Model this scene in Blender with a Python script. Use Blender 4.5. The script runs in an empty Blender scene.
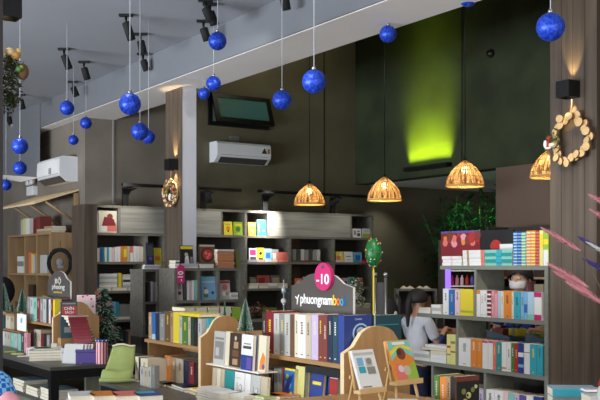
import bpy, math, random
from mathutils import Vector, Matrix, Euler
R = math.radians; PI = math.pi
rng = random.Random(7)
S = bpy.context.scene; COL = S.collection
EYE = 1.5; TH = R(33.5); F = 950.0
SI, CO = math.sin(TH), math.cos(TH)
# measured photo columns/rows -> positions on the real planes of the room (X = const, Y = const)
def yX(px, X):
    s = (px-300)/F; d = X/(SI+s*CO); return d*(CO-s*SI)
def xY(px, Y):
    s = (px-300)/F; d = Y/(CO-s*SI); return d*(SI+s*CO)
def dep(X, Y): return X*SI+Y*CO
def zz(py, X, Y): return EYE+(265-py)/F*dep(X, Y)
def at(px, py, d):
    l = (px-300)/F*d
    return Vector((d*SI+l*CO, d*CO-l*SI, EYE+(265-py)/F*d))
# ------------------------------------------------------------------ materials
def lin(c):
    return tuple(((v/255)/12.92 if v/255 <= .04045 else ((v/255+.055)/1.055)**2.4) for v in c)
MC = {}
def mat(name, c, rough=.6, metal=0, emit=0, var=.0, scale=8, bump=0, kind=None, trans=0, coat=0):
    if name in MC: return MC[name]
    m = bpy.data.materials.new(name); m.use_nodes = True; nt = m.node_tree; N = nt.nodes; L = nt.links
    b = N['Principled BSDF']; rgb = lin(c)
    b.inputs['Base Color'].default_value = (*rgb, 1); b.inputs['Roughness'].default_value = rough
    b.inputs['Metallic'].default_value = metal
    if coat: b.inputs['Coat Weight'].default_value = coat
    if emit:
        b.inputs['Emission Color'].default_value = (*rgb, 1); b.inputs['Emission Strength'].default_value = emit
    if kind or var or bump:
        tc = N.new('ShaderNodeTexCoord'); mp = N.new('ShaderNodeMapping'); L.new(tc.outputs['Object'], mp.inputs[0])
        n = N.new('ShaderNodeTexNoise'); n.inputs['Scale'].default_value = scale; n.inputs['Detail'].default_value = 6
        if kind == 'woodz': mp.inputs['Scale'].default_value = (6, 6, .35)
        if kind == 'woodx': mp.inputs['Scale'].default_value = (.4, 6, 8)
        if kind == 'woody': mp.inputs['Scale'].default_value = (6, .4, 8)
        L.new(mp.outputs[0], n.inputs['Vector'])
        cr = N.new('ShaderNodeValToRGB'); cr.color_ramp.elements[0].position = .3; cr.color_ramp.elements[1].position = .7
        cr.color_ramp.elements[0].color = (*[max(0, v*(1-var)) for v in rgb], 1)
        cr.color_ramp.elements[1].color = (*[min(1, v*(1+var)) for v in rgb], 1)
        L.new(n.outputs['Fac'], cr.inputs[0]); L.new(cr.outputs[0], b.inputs['Base Color'])
        if bump:
            bp = N.new('ShaderNodeBump'); bp.inputs['Strength'].default_value = bump; bp.inputs['Distance'].default_value = .01
            L.new(n.outputs['Fac'], bp.inputs['Height']); L.new(bp.outputs[0], b.inputs['Normal'])
    if trans:
        t = N.new('ShaderNodeBsdfTranslucent'); t.inputs[0].default_value = (*rgb, 1)
        mx = N.new('ShaderNodeMixShader'); mx.inputs[0].default_value = trans
        L.new(b.outputs[0], mx.inputs[1]); L.new(t.outputs[0], mx.inputs[2]); L.new(mx.outputs[0], N['Material Output'].inputs[0])
    MC[name] = m; return m
PAL = {'white':(232,230,226),'cream':(226,214,184),'pale grey':(190,190,184),'grey':(140,138,132),'dark grey':(70,70,70),'black':(24,23,25),
 'brown':(112,74,44),'dark brown':(66,46,32),'tan':(178,140,98),'beige':(200,184,152),'red':(190,38,36),'dark red':(140,22,34),'red brown':(132,52,38),
 'coral':(232,112,96),'pink':(232,150,160),'magenta':(214,30,110),'pale pink':(236,196,200),'lilac':(200,180,216),'purple':(96,76,160),'orange':(236,132,28),
 'yellow':(238,212,30),'pale yellow':(226,220,128),'lime':(150,190,40),'green':(74,128,44),'dark green':(30,62,40),'olive':(132,142,70),'mint':(120,200,180),
 'teal':(26,150,150),'dark teal':(20,70,84),'turquoise':(40,170,190),'sky blue':(120,180,220),'pale blue':(170,206,228),'blue':(28,108,190),'royal blue':(34,62,150),'navy':(24,36,74)}
def pm(c):
    r = PAL[c]; g = .3*r[0]+.6*r[1]+.1*r[2]; return mat('paint_'+c.replace(' ', '_'), tuple(.95*(v*.86+g*.14) for v in r), rough=.5, coat=.08)
PAGE = mat('paper_pages', (226,216,192), rough=.9, var=.06, scale=60)
WHITEP = mat('paper_white', (236,234,228), rough=.8)
CONC = mat('concrete_wall', (126,117,106), rough=.75, var=.22, scale=1.6, bump=.15)
CONCD = mat('concrete_olive_shaded', (98,92,72), rough=.75, var=.2, scale=1.3, bump=.15)  # same concrete, with the shade of the right side put into the colour
GREENW = mat('green_plaster', (48,56,32), rough=.8, var=.35, scale=2.2, bump=.3)
CEIL = mat('ceiling_paint', (160,162,168), rough=.7, var=.03, scale=1.2)
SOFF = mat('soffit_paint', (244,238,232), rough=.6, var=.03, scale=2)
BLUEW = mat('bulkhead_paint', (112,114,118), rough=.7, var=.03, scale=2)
FLOORM = mat('floor_tile_grey', (120,116,110), rough=.35, var=.1, scale=3)
WOODW = mat('ash_brown_panel', (84,72,60), rough=.5, var=.35, scale=3, kind='woodz')
WALLB = mat('taupe_wall', (112,92,78), rough=.7, var=.06, scale=2)
SHG = mat('shelf_grey_wood', (112,108,98), rough=.5, var=.2, scale=4, kind='woodx')
SHGL = mat('shelf_door_grey_wood', (138,136,128), rough=.38, var=.22, scale=5, kind='woodx')
SHD = mat('shelf_back_dark', (58,54,48), rough=.6, var=.15, scale=4, kind='woodx')
SHI = mat('shelf_unit_grey', (120,122,112), rough=.5, var=.1, scale=4, kind='woody')
PLY = mat('plywood', (178,138,90), rough=.5, var=.13, scale=4, kind='woodz')
PLYH = mat('plywood_board', (160,122,78), rough=.5, var=.12, scale=4, kind='woody')
PLYE = mat('plywood_edge', (226,200,158), rough=.6, var=.1, scale=20)
PINE = mat('pale_pine', (160,130,92), rough=.6, var=.12, scale=5, kind='woodz')
TABT = mat('table_top_grey', (80,78,72), rough=.4, var=.12, scale=5, kind='woody')
TABP = mat('table_panel_grey_green', (116,116,100), rough=.5, var=.15, scale=4, kind='woodz')
BLK = mat('black_metal', (18,18,19), rough=.4, metal=.2)
BLKM = mat('black_matte', (20,20,21), rough=.85)
CHR = mat('brushed_steel', (170,170,168), rough=.3, metal=.9)
DKG = mat('sign_board_grey', (76,72,68), rough=.5)
WPL = mat('white_plastic', (232,230,226), rough=.35)
# ------------------------------------------------------------------ mesh collector
class MB:
    def __init__(s): s.v = []; s.f = []; s.m = []; s.mats = []; s.sm = []
    def mi(s, m):
        if m not in s.mats: s.mats.append(m)
        return s.mats.index(m)
    def add(s, vs, fs, m, smooth=False):
        o = len(s.v); s.v += [tuple(v) for v in vs]; k = s.mi(m)
        for f in fs: s.f.append([i+o for i in f]); s.m.append(k); s.sm.append(smooth)
        return s
    def box(s, a, b, m):
        x0, y0, z0 = a; x1, y1, z1 = b
        return s.add([(x0,y0,z0),(x1,y0,z0),(x1,y1,z0),(x0,y1,z0),(x0,y0,z1),(x1,y0,z1),(x1,y1,z1),(x0,y1,z1)],
              [(0,3,2,1),(4,5,6,7),(0,1,5,4),(1,2,6,5),(2,3,7,6),(3,0,4,7)], m)
    def tube(s, pts, r, m, n=8, smooth=True):
        pts = [Vector(p) for p in pts]; rs = r if isinstance(r, (list, tuple)) else [r]*len(pts); vs = []
        for i, p in enumerate(pts):
            t = (pts[min(i+1, len(pts)-1)]-pts[max(i-1, 0)]).normalized()
            a = t.orthogonal().normalized() if i == 0 else (a-t*a.dot(t)).normalized()
            b = t.cross(a)
            for k in range(n):
                q = 2*PI*k/n; vs.append(p+(a*math.cos(q)+b*math.sin(q))*rs[i])
        fs = [(i*n+k, i*n+(k+1) % n, (i+1)*n+(k+1) % n, (i+1)*n+k) for i in range(len(pts)-1) for k in range(n)]
        fs += [tuple(range(n))[::-1], tuple(range((len(pts)-1)*n, len(pts)*n))]
        return s.add(vs, fs, m, smooth)
    def lathe(s, prof, m, n=24, c=(0,0,0), closed=False, smooth=True):
        vs = []; k = len(prof)
        for j in range(n):
            q = 2*PI*j/n
            for r, z in prof: vs.append((c[0]+r*math.cos(q), c[1]+r*math.sin(q), c[2]+z))
        fs = []
        for j in range(n):
            j2 = (j+1) % n
            for i in range(k if closed else k-1):
                i2 = (i+1) % k; fs.append((j*k+i, j2*k+i, j2*k+i2, j*k+i2))
        return s.add(vs, fs, m, smooth)
    def ball(s, c, r, m, n=16, sc=(1,1,1)):
        prof = [(max(1e-5, r*math.sin(PI*i/10)), -r*math.cos(PI*i/10)) for i in range(11)]; o = len(s.v)
        s.lathe(prof, m, n)
        for i in range(o, len(s.v)):
            v = s.v[i]; s.v[i] = (v[0]*sc[0]+c[0], v[1]*sc[1]+c[1], v[2]*sc[2]+c[2])
        return s
    def prism(s, out, a, b, m, axis='y', edge=None):   # outline (u,z) extruded along axis between a and b
        n = len(out)
        P = (lambda u, z, t: (u, t, z)) if axis == 'y' else ((lambda u, z, t: (t, u, z)) if axis == 'x' else (lambda u, z, t: (u, z, t)))
        vs = [P(u, z, a) for u, z in out]+[P(u, z, b) for u, z in out]
        s.add(vs, [tuple(range(n)), tuple(range(n, 2*n))[::-1]], m)
        return s.add(vs, [(i, (i+1) % n, n+(i+1) % n, n+i) for i in range(n)], edge or m)
    def build(s, name, parent=None, loc=(0,0,0), rot=(0,0,0), bevel=0):
        me = bpy.data.meshes.new(name); me.from_pydata(s.v, [], s.f)
        for m in s.mats: me.materials.append(m)
        me.polygons.foreach_set('material_index', s.m); me.polygons.foreach_set('use_smooth', s.sm); me.update()
        o = bpy.data.objects.new(name, me); COL.objects.link(o); o.location = loc; o.rotation_euler = rot; o.parent = parent
        if bevel:
            b = o.modifiers.new('bevel', 'BEVEL'); b.width = bevel; b.segments = 2; b.limit_method = 'ANGLE'
        return o
USED = {}
def tag(o, label, cat, group=None, kind=None):
    if label: o['label'] = label
    if cat: o['category'] = cat
    if group: o['group'] = group
    if kind: o['kind'] = kind
    return o
def thing(name, label, cat, loc=(0,0,0), rot=(0,0,0), group=None):
    o = bpy.data.objects.new(name, None); COL.objects.link(o); o.location = loc; o.rotation_euler = rot; o.empty_display_size = .05
    return tag(o, label, cat, group)
def struct(name, mb):
    o = mb.build(name); o['kind'] = 'structure'; return o
def copy_tree(o, loc, label, parent=None):
    c = o.copy(); COL.objects.link(c); c.parent = parent
    for ch in [x for x in bpy.data.objects if x.parent == o]: copy_tree(ch, None, None, c)
    if loc is not None: c.location = loc
    if label: c['label'] = label
    return c
def text(body, size, m, parent, loc, rot, name='lettering', ext=.0008, width=None, align='CENTER', label=None):
    cu = bpy.data.curves.new('txt', 'FONT'); cu.body = body; cu.size = size; cu.extrude = ext; cu.align_x = align; cu.offset = size*.012
    o = bpy.data.objects.new('txt', cu); COL.objects.link(o)
    dg = bpy.context.evaluated_depsgraph_get(); me = bpy.data.meshes.new_from_object(o.evaluated_get(dg)); bpy.data.objects.remove(o)
    if width:
        xs = [v.co.x for v in me.vertices]; k = width/(max(xs)-min(xs))
        for v in me.vertices: v.co.x *= k
    me.materials.clear(); me.materials.append(m)
    t = bpy.data.objects.new(name, me); COL.objects.link(t); t.location = loc; t.rotation_euler = rot; t.parent = parent
    if label: t['label'] = label
    return t
# ------------------------------------------------------------------ setting
def room():
    struct('floor', MB().box((-6,-1,-.1), (12,14.2,0), FLOORM))
    struct('ceiling', MB().box((-6,.5,3.49), (3.8,14.2,3.62), CEIL))
    struct('ceiling_beam', MB().box((3.8,.5,3.185), (4.3,14.2,3.62), SOFF))
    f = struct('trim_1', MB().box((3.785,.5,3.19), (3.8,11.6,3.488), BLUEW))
    # sloped bulkhead at far left
    a = Vector((3.78, 11.5)); b = at(-25, 0, 13.4); 
    vs = []
    for (p, zb) in ((a, 2.575), (Vector((b.x, b.y)), 2.80)):
        for dx, dy in ((0,0), (.35,.75)):
            vs += [(p.x+(0 if p is a else dx), p.y+dy, zb), (p.x+(0 if p is a else dx), p.y+dy, 3.489)]
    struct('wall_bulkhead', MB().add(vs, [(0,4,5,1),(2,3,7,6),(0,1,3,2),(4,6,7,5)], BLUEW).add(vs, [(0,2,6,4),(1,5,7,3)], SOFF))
    struct('wall_far', MB().box((-6,14.0,0), (3.93,14.2,3.49), CONC))
    struct('wall_side', MB().box((3.94,10.6,0), (4.1,14.0,3.184), CONC))
    struct('wall_back', MB().box((3.94,10.4,0), (4.301,10.6,3.184), CONC).box((4.301,10.4,0), (5.30,10.6,6), CONC).box((5.30,10.4,0), (11.5,10.6,6), CONCD))  # right stretch uses the concrete with shade in its colour
    struct('wall_right_upper', MB().box((7.79,1,2.6), (8.0,10.399,6), GREENW))
    struct('wall_right', MB().box((7.79,1,0), (8.0,7.75,2.599), WALLB))
    struct('wall_recess_side', MB().box((8.001,7.6,0), (11.4,7.75,2.6), WALLB))
    struct('wall_recess_back', MB().box((11.4,7.6,0), (11.5,10.39,2.6), GREENW))
    struct('ceiling_recess', MB().box((8.001,7.6,2.601), (11.5,10.39,2.7), SOFF))
    struct('ceiling_upper', MB().box((4.3,1,6.001), (8.1,10.6,6.1), CONCD))
    struct('wall_above_beam', MB().box((4.3,1,3.621), (4.42,10.399,6), CONCD))
    y = yX(462, 7.79)
    struct('trim_2', MB().box((7.784,y-.006,2.61), (7.79,y+.006,5.9), BLKM))
    y = yX(400, 7.79)
    struct('trim_3', MB().box((xY(324,10.4)-.006,10.394,2.25), (xY(324,10.4)+.006,10.4,5.9), BLKM))
    struct('trim_4', MB().box((xY(113,10.4)-.01,10.385,2.2), (xY(113,10.4)+.01,10.4,3.18), mat('pipe_grey', (150,146,140), .5)))
room()
# pillars
def pillar(name, x0, y0, x1, y1, h, m, m2):
    mb = MB(); n = 4
    mb.box((x0+.004, y0+.004, 0), (x1, y1, h), m2)
    w = (y1-y0)/n
    for i in range(n): mb.box((x0, y0+i*w+.002, 0), (x0+.004, y0+(i+1)*w-.002, h), m)
    return struct(name, mb)
c1y0, c1y1 = 8.09, yX(165.5, 4.02)
pillar('wall_pillar_middle', 4.02, c1y0, xY(196.5, 8.09), c1y1, 3.184, WOODW, mat('pillar_light_grey', (214,214,218), .6))
XP = 5.1
p2a, p2b = yX(550, XP), yX(597, XP)
pillar('wall_pillar_right', XP, p2b, XP+.45, p2a, 5.99, WOODW, WOODW)
X3 = .292*5.0
y3 = yX(3.2, X3)
pillar('wall_pillar_left', X3-.35, y3, X3, y3+.4, 3.488, WOODW, mat('pillar_dark', (52,44,44), .6))

# ------------------------------------------------------------------ books
SCH = {}
def spine_deco(root, rn, t, H, col, near):
    if not near or t < .012: return
    mb = MB(); c = pm(rn.choice(['white','cream','black','dark grey','yellow','pale grey']) if col not in ('white','cream','pale grey','beige') else rn.choice(['black','grey','red brown','royal blue','dark grey']))
    w = t*.34; z = H*rn.uniform(.5, .62); n = rn.randint(5, 9)
    for k in range(n):
        h = H*.3/n; mb.box((t/2-w/2*rn.uniform(.5,1), -.0008, z+k*h), (t/2+w/2*rn.uniform(.5,1), -.0001, z+k*h+h*.6), c)
    mb.box((t*.38, -.0008, H*.07), (t*.62, -.0001, H*.095), c)
    mb.build('spine_print', root)
def book(label, O, rot, t, D, H, col, group, near=True, name='book', lean=0, cat='book', bands=None, roll=0):
    root = thing(name, label, cat, O, (-lean, roll, rot), group)
    m = pm(col); c = .0015 if t > .006 else .0007
    cv = MB().box((0,0,0), (t,c,H), m).box((0,c,0), (c,D,H), m).box((t-c,c,0), (t,D,H), m).build('cover', root)
    MB().box((c,c,.001), (t-c,D-.003,H-.002), PAGE).build('page_block', root)
    if bands:
        mb = MB()
        for (a, b, bc) in bands: mb.box((0.0005,-.0008,H*a), (t-.0005,-.0001,H*b), pm(bc))
        mb.build('spine_band', root)
    else: spine_deco(root, rng, t, H, col, near)
    return root
def fbook(label, O, rot, W, T, H, col, art, group, lean=0, name='book', cat='book', roll=0):
    """book shown face-on: local x width, y thickness, z height; art = list of ('r',x0,z0,x1,z1,col)|('c',x,z,r,col)|('t',x,z,size,txt,col) in 0..1"""
    root = thing(name, label, cat, O, (-lean, roll, rot), group); c = .0015; m = pm(col)
    MB().box((0,0,0), (W,c,H), m).box((0,T-c,0), (W,T,H), m).box((0,c,0), (c,T-c,H), m).build('cover', root)
    MB().box((c,c,.001), (W-.003,T-c,H-.002), PAGE).build('page_block', root)
    mb = MB(); k = 0
    for a in art:
        k += 1; y = -.0004-.0003*k
        if a[0] == 'r': mb.box((W*a[1], y, H*a[2]), (W*a[3], -.0001, H*a[4]), pm(a[5]))
        elif a[0] == 'c':
            n = 14; out = [(W*a[1]+a[3]*W*math.cos(2*PI*i/n), H*a[2]+a[3]*W*math.sin(2*PI*i/n)) for i in range(n)]
            mb.prism(out, y, -.0001, pm(a[4]), 'y')
        elif a[0] == 'p': mb.prism([(W*u, H*v) for u, v in a[1]], y, -.0001, pm(a[2]), 'y')
        elif a[0] == 't': text(a[4], H*a[3], pm(a[5]), root, (W*a[1], y-.001, H*a[2]), (PI/2,0,0), 'cover_title', .0004)
    if mb.v: mb.build('cover_art', root)
    return root
def flat(label, O, rot, W, D, T, col, group, jit=0, name='book', cat='book', pages=False, stripe=None, top=None):
    root = thing(name, label, cat, (O[0],O[1],O[2]), (0,0,rot+jit), group); c = .0012; m = pm(col)
    mb = MB().box((0,0,0), (W,D,c), m).box((0,0,T-c), (W,D,T), m)
    if pages: mb.box((0,D-c,c), (W,D,T-c), m)
    else: mb.box((0,0,c), (W,c,T-c), m)
    mb.build('cover', root)
    MB().box((.002,c+.0002 if not pages else .002,c), (W-.002,D-.002,T-c), PAGE if T > .009 else WHITEP).build('page_block', root)
    mb = MB()
    for (a, b, sc) in (stripe or []): mb.box((W*a,-.0008,0), (W*b,-.0001,T), pm(sc))
    if top:
        for k, (x0,y0,x1,y1,tc) in enumerate(top): mb.box((W*x0,D*y0,T+.0001), (W*x1,D*y1,T+.0006+.0003*k), pm(tc))
    if mb.v: mb.build('cover_art', root)
    return root
ORD = ['first','second','third','fourth','fifth','sixth','seventh','eighth','ninth','tenth','eleventh','twelfth','thirteenth','fourteenth','fifteenth','sixteenth','seventeenth','eighteenth','nineteenth','twentieth']
def row_labels(cols, row, noun='book'):
    L = []
    for i, c in enumerate(cols):
        l = cols[i-1] if i else None; r = cols[i+1] if i+1 < len(cols) else None
        if l and r: s = f'{c} {noun} between {l} and {r} ones, {row}'
        elif r: s = f'{c} {noun} at left end, beside {r} one, {row}'
        elif l: s = f'{c} {noun} at right end, beside {l} one, {row}'
        else: s = f'{c} {noun}, {row}'
        L.append(s)
    for i in range(len(L)):
        if L.count(L[i]) > 1:
            dup = L[i]
            for j in [j for j in range(len(L)) if L[j] == dup]: L[j] = f'{cols[j]} {noun}, {ORD[j]} from left, {row}'
    return L
def rowX(X, z, items, D, row, group, near=True, gap=.0008, noun='upright book'):
    """spines facing -X; items (px0, px1, height, colour[, bands])"""
    L = row_labels([i[3] for i in items], row, noun); out = []
    for lb, it in zip(L, items):
        ya, yb = yX(it[0], X), yX(it[1], X)
        out.append(book(lb, (X+rng.uniform(0,.004), ya-gap, z), -PI/2, ya-yb-2*gap, D, it[2]*rng.uniform(.985,1), it[3], group, near, bands=it[4] if len(it) > 4 else None))
    return out
def rowY(Y, z, items, D, row, group, near=False, gap=.0008, noun='upright book'):
    L = row_labels([i[3] for i in items], row, noun); nm = {'comic':'comic_book','box file':'box_file'}.get(noun, 'book')
    for lb, it in zip(L, items):
        xa, xb = xY(it[0], Y), xY(it[1], Y)
        book(lb, (xa+gap, Y+rng.uniform(0,.01), z), 0, xb-xa-2*gap, D, it[2]*rng.uniform(.97,1), it[3], group, near, bands=it[4] if len(it) > 4 else None, name=nm, cat=nm.replace('_', ' '))
NB = {'bottom':'lowest','top':'topmost'}
def stack(O, rot, W, D, Ts, cols, where, group, jit=.03, pages=False, stripe=None, noun='flat book', top=None, name='book'):
    z = O[2]; n = len(cols)
    if noun == 'magazine': name = 'magazine'
    for i, c in enumerate(cols):
        T = Ts if not isinstance(Ts, (list, tuple)) else Ts[i]
        pos = 'topmost' if i == n-1 else ('lowest' if i == 0 else ('middle' if n == 3 else f'{ORD[i]} from bottom'))
        if n == 1: pos = 'single'
        flat(f'{c} {noun}, {pos}, in {where}' if n > 1 else f'{c} {noun} {where}', (O[0]+rng.uniform(-1,1)*.004, O[1]+rng.uniform(-1,1)*.004, z), rot, W, D, T, c, group, rng.uniform(-jit, jit), pages=pages, stripe=stripe, top=top if i == n-1 else None, name=name, cat='magazine' if name == 'magazine' else 'book')
        z += T+.0008
    return z
# ------------------------------------------------------------------ furniture
def bell(u0, u1, zb, zs, zp, a, b, axis, m, edge, name, parent):
    w = u1-u0; pts = [(0,0)]
    prof = [(0,zs),(.06,zs+.1*(zp-zs)),(.14,zs+.24*(zp-zs)),(.2,zs+.5*(zp-zs)),(.26,zs+.76*(zp-zs)),(.33,zs+.9*(zp-zs)),(.41,zs+.98*(zp-zs)),(.5,zp)]
    prof += [(1-u, z) for u, z in prof[-2::-1]]
    out = [(u0, zb)]+[(u0+w*u, z) for u, z in prof]+[(u1, zb)]
    return MB().prism(out, a, b, m, axis, edge).build(name, parent)
def table(x0, x1, y0, y1, label, shelf=True):
    t = thing('display_table', label, 'table')
    MB().box((x0,y0,.725), (x1,y1,.75), TABT).build('table_top', t)
    MB().box((x0+.01,y0+.01,.66), (x1-.01,y1-.01,.7245), BLK).build('frame', t)
    for x in (x0+.01, x1-.07):
        for y in (y0+.01, y1-.07): MB().box((x,y,0), (x+.06,y+.06,.6595), BLK).build('leg', t)
    MB().box((x0+.08,y0+.08,.43), (x1-.08,y1-.08,.46), TABT).build('lower_shelf', t)
    MB().box((x0+.09,y0+.09,.02), (x1-.09,y1-.09,.429), TABP).build('cabinet_body', t)
    MB().box((x0+.3,y0+.075,.4605), (x1-.09,y0+.1,.6595), TABP).build('back_panel', t)
    return t
T1 = table(2.31, 3.42, 3.0, 5.85, 'long grey topped black framed table under the middle and right book stands')
T2 = table(2.31, 3.3, 6.8, 10.0, 'grey topped black framed table with purple box, left of centre')
T3 = table(1.1, 1.9, 3.2, 4.62, 'low front table whose magazines show at the bottom left edge')
# gondola stands
def stand(x0, x1, y0, y1, label, ends=('near',), zb=.7505):
    t = thing('book_stand', label, 'stand')
    MB().box((x0,y0,.998), (x1,y1,1.018), PLYH).build('shelf_board', t)
    for y in (y1-.018,):
        MB().box((x0+.03,y+.018,zb), (x1-.03,y+.036,1.0175), PLY).build('support_panel', t)
    if 'near' in ends: bell(x0-.01, x1, zb, 1.075, 1.2, y0-.03, y0-.0005, 'y', PLY, PLYE, 'end_panel', t)
    MB().box((x1-.045,y0+.02,.93), (x1-.03,y1-.002,.9975), PLY).build('rail', t)
    return t
stand(2.70, 3.10, 3.712, 4.50, 'plywood book stand with bell shaped end panel, under the phuongnam sign')
stand(2.58, 2.90, 4.96, 5.74, 'plywood book stand with bell shaped end, behind the small green trees')
stand(2.58, 2.96, 7.52, 8.28, 'plywood book stand on the left table below the small brown sign')
sD = thing('book_stand', 'plywood book stand at far left carrying three small snowy trees', 'stand')
MB().box((2.56,8.5,1.04), (2.95,9.6,1.06), PLYH).build('shelf_board', sD)
for y in (8.48, 9.582): MB().box((2.6,y,.7505), (2.9,y+.018,1.0395), PLY).build('support_panel', sD)
# dark strip under stand A
# magazine tier between A and B
tr = thing('magazine_tier', 'low two level white plastic magazine rack below the small pine trees', 'rack')
ya, yb = yX(212, 2.6), yX(268, 2.62)
MB().box((2.56,yb,.93), (2.68,ya,.936), WPL).build('upper_shelf', tr)
MB().box((2.52,yb,.80), (2.68,ya,.806), WPL).build('lower_shelf', tr)
MB().box((2.664,yb,.751), (2.676,ya,.7995), PLY).build('back_panel', tr)
for y in (ya-.006, yb): MB().box((2.53,y,.751), (2.66,y+.006,.7995), PLY).build('side_panel', tr)
# ---------------- books unit A
def bx(l): return l
uA = [(262,266,.222,'dark brown'),(266,273.5,.232,'dark red'),(273.5,279,.222,'pale grey'),(279,284,.222,'grey'),(284,289.5,.222,'pale grey'),(289.5,294,.222,'brown'),
 (294,298,.226,'cream'),(298,305.5,.226,'white'),(305.5,311,.226,'beige'),(311,318,.23,'lilac'),(318,322.7,.23,'red brown'),(322.7,327.3,.23,'red brown'),(327.3,332.3,.234,'navy'),(332.3,337.6,.232,'dark teal')]
A = rowX(2.72, 1.0185, uA, .165, 'on stand under large sign', 'hardbacks on the top board of the sign stand', noun='spine')
EMB = [('r',.08,.86,.92,.93,'royal blue'),('c',.6,.62,.3,'pale blue'),('c',.6,.62,.25,'royal blue'),('c',.6,.64,.16,'pale blue'),('c',.6,.6,.12,'royal blue'),('t',.5,.9,.05,'CLASSIC','pale blue')]
ye = yX(337.6, 2.72)
fbook('royal blue hardback with pale round emblem, facing front right of the sign', (2.722, ye-.052, 1.0185), 0, .168, .05, .236, 'royal blue', EMB, None)
rng2 = random.Random(3)
fbook('dark teal hardback cover at the right end of the sign stand', (2.905, ye-.052, 1.0185), 0, .175, .05, .232, 'dark teal', [('r',.1,.78,.9,.8,'teal'),('r',.0,.0,.05,1,'pale grey')], None)
yy = ye
for i, c in enumerate(['cream','dark red','pale grey','navy','tan','white','olive','brown']):
    w = [.05,.06,.055,.07,.06,.065,.07,.06][i]
    book(f'{c} book in back row behind the large shop sign', (3.09, yy+.004, 1.0185), PI/2, w, .16, .2, c, 'books in the hidden back row of the sign stand', False); yy += w+.006
# sign A
def sign(x, ya, yb, zb, zs, zp, name, label, th=.014):
    t = thing(name, label, 'sign')
    bell(yb, ya, zb, zs, zp, x, x+th, 'x', DKG, WPL, 'sign_board', t)
    return t
sy0, sy1 = yX(291.5, 2.892), yX(353, 2.892)
sg = sign(2.892, sy0, sy1, 1.019, 1.385, 1.458, 'shop_sign', 'large dark grey bell shaped shop sign with white lettering phuongnambook')
RX = (PI/2, 0, -PI/2)
WT = mat('lettering_white', (240,240,240), .5)
def ty(px, x): return yX(px, x)
XS = 2.8905
z0 = zz(304.3, XS, ty(322, XS))
def wtext(body, pxa, pxb, size, m, z, nm='lettering', x=XS, par=sg):
    a, b = ty(pxa, x), ty(pxb, x)
    return text(body, size, m, par, (x, (a+b)/2, z), RX, nm, .0012, width=a-b)
wtext('phuongnam', 300.5, 332.5, .075, WT, z0)
wtext('b', 333, 336.5, .075, mat('lettering_yellow', (240,190,40), .5), z0)
wtext('o', 336.8, 340, .075, mat('lettering_orange', (232,110,40), .5), z0)
wtext('o', 340.3, 343.3, .075, mat('lettering_teal', (30,160,190), .5), z0)
wtext('k', 343.7, 346.5, .075, mat('lettering_blue', (30,90,150), .5), z0)
lm = MB(); ya_, z_ = ty(298, XS), zz(299, XS, ty(298, XS))
for (a, b) in (((.022,.012),(0,0)), ((-.012,.024),(0,0)), ((0,0),(.004,-.03))):
    lm.tube([(XS-.002, ya_+a[0], z_+a[1]), (XS-.002, ya_+b[0], z_+b[1])], .004, WT, 6)
lm.build('bird_mark', sg)
dz = thing('discount_disc', 'magenta oval discount disc reading -10 above the large shop sign', 'sign tag')
yc = ty(322.5, 2.87); n = 28
out = [(yc+.078*math.cos(2*PI*i/n), 1.438+.074*math.sin(2*PI*i/n)) for i in range(n)]
MB().prism(out, 2.872, 2.8905, pm('magenta'), 'x').build('disc', dz)
text('-10', .075, WT, dz, (2.871, yc, 1.40), RX, 'lettering', .0012, width=.115)
MB().prism([(yc+.012*math.cos(i), 1.49+.01*math.sin(i)) for i in [k*PI/4 for k in range(8)]], 2.871, 2.872, mat('mark_grey',(90,60,80)), 'x').build('small_emblem', dz)
# dark strip (price rail) below board A
tag(MB().box((2.692,yX(343,2.692),.955), (2.699,yX(306,2.692),.992), BLKM).build('price_rail'), 'black price rail strip on the edge of the plywood stand', 'price rail')
# A lower row on the table
uL = [(260,268,.185,'beige'),(268,271,.18,'brown'),(271,273.5,.18,'dark brown'),(274,277.5,.19,'pale grey'),(277.5,281,.19,'white')]
rowX(2.76, .7505, uL, .15, 'under sign stand', 'books on the table under the sign stand', noun='spine')
def faceX(px0, px1, X, z, T, H, col, art, label, group=None, lean=.06):
    ya, yb = yX(px0, X), yX(px1, X)
    return fbook(label, (X, ya, z), -PI/2, ya-yb, T, H, col, art, group, lean)
faceX(281.5,293,2.70,.7505,.02,.205,'yellow',[('r',0,0,.14,1,'dark red'),('r',.14,.0,1,.95,'blue'),('c',.5,.6,.25,'sky blue'),('p',[(.2,.1),(.9,.3),(.6,.5),(.95,.9),(.4,.75),(.15,.4)],'royal blue'),('c',.75,.35,.13,'yellow'),('c',.4,.8,.12,'lime'),('c',.3,.2,.12,'orange')],'cartoon cover book in blue and yellow with red spine below the sign stand')
faceX(294,303,2.72,.7505,.03,.222,'pale yellow',[],'plain pale yellow green book right of the cartoon cover')
faceX(303.5,308,2.75,.7505,.03,.215,'cream',[],'cream book between the pale yellow and blue leaning books')
faceX(308,320,2.69,.7505,.02,.205,'royal blue',[('r',.15,.72,.85,.8,'yellow'),('r',.2,.1,.8,.12,'sky blue'),('c',.5,.35,.2,'navy')],'blue book with yellow title leaning below the sign stand',lean=.12)
faceX(320.5,327.5,2.73,.7505,.02,.19,'blue',[('r',.3,.1,.7,.8,'sky blue')],'bright blue narrow book beside the one with yellow title')
faceX(328,336,2.73,.7505,.02,.19,'white',[('r',0,.55,1,.98,'red'),('r',.1,.3,.9,.36,'grey')],'white book with red upper half below the sign stand')
faceX(336.5,341.5,2.75,.7505,.02,.2,'grey',[],'grey book right of the red and white one')
faceX(341.8,346,2.77,.7505,.02,.18,'beige',[],'beige book tucked beside the plywood end panel')
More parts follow.
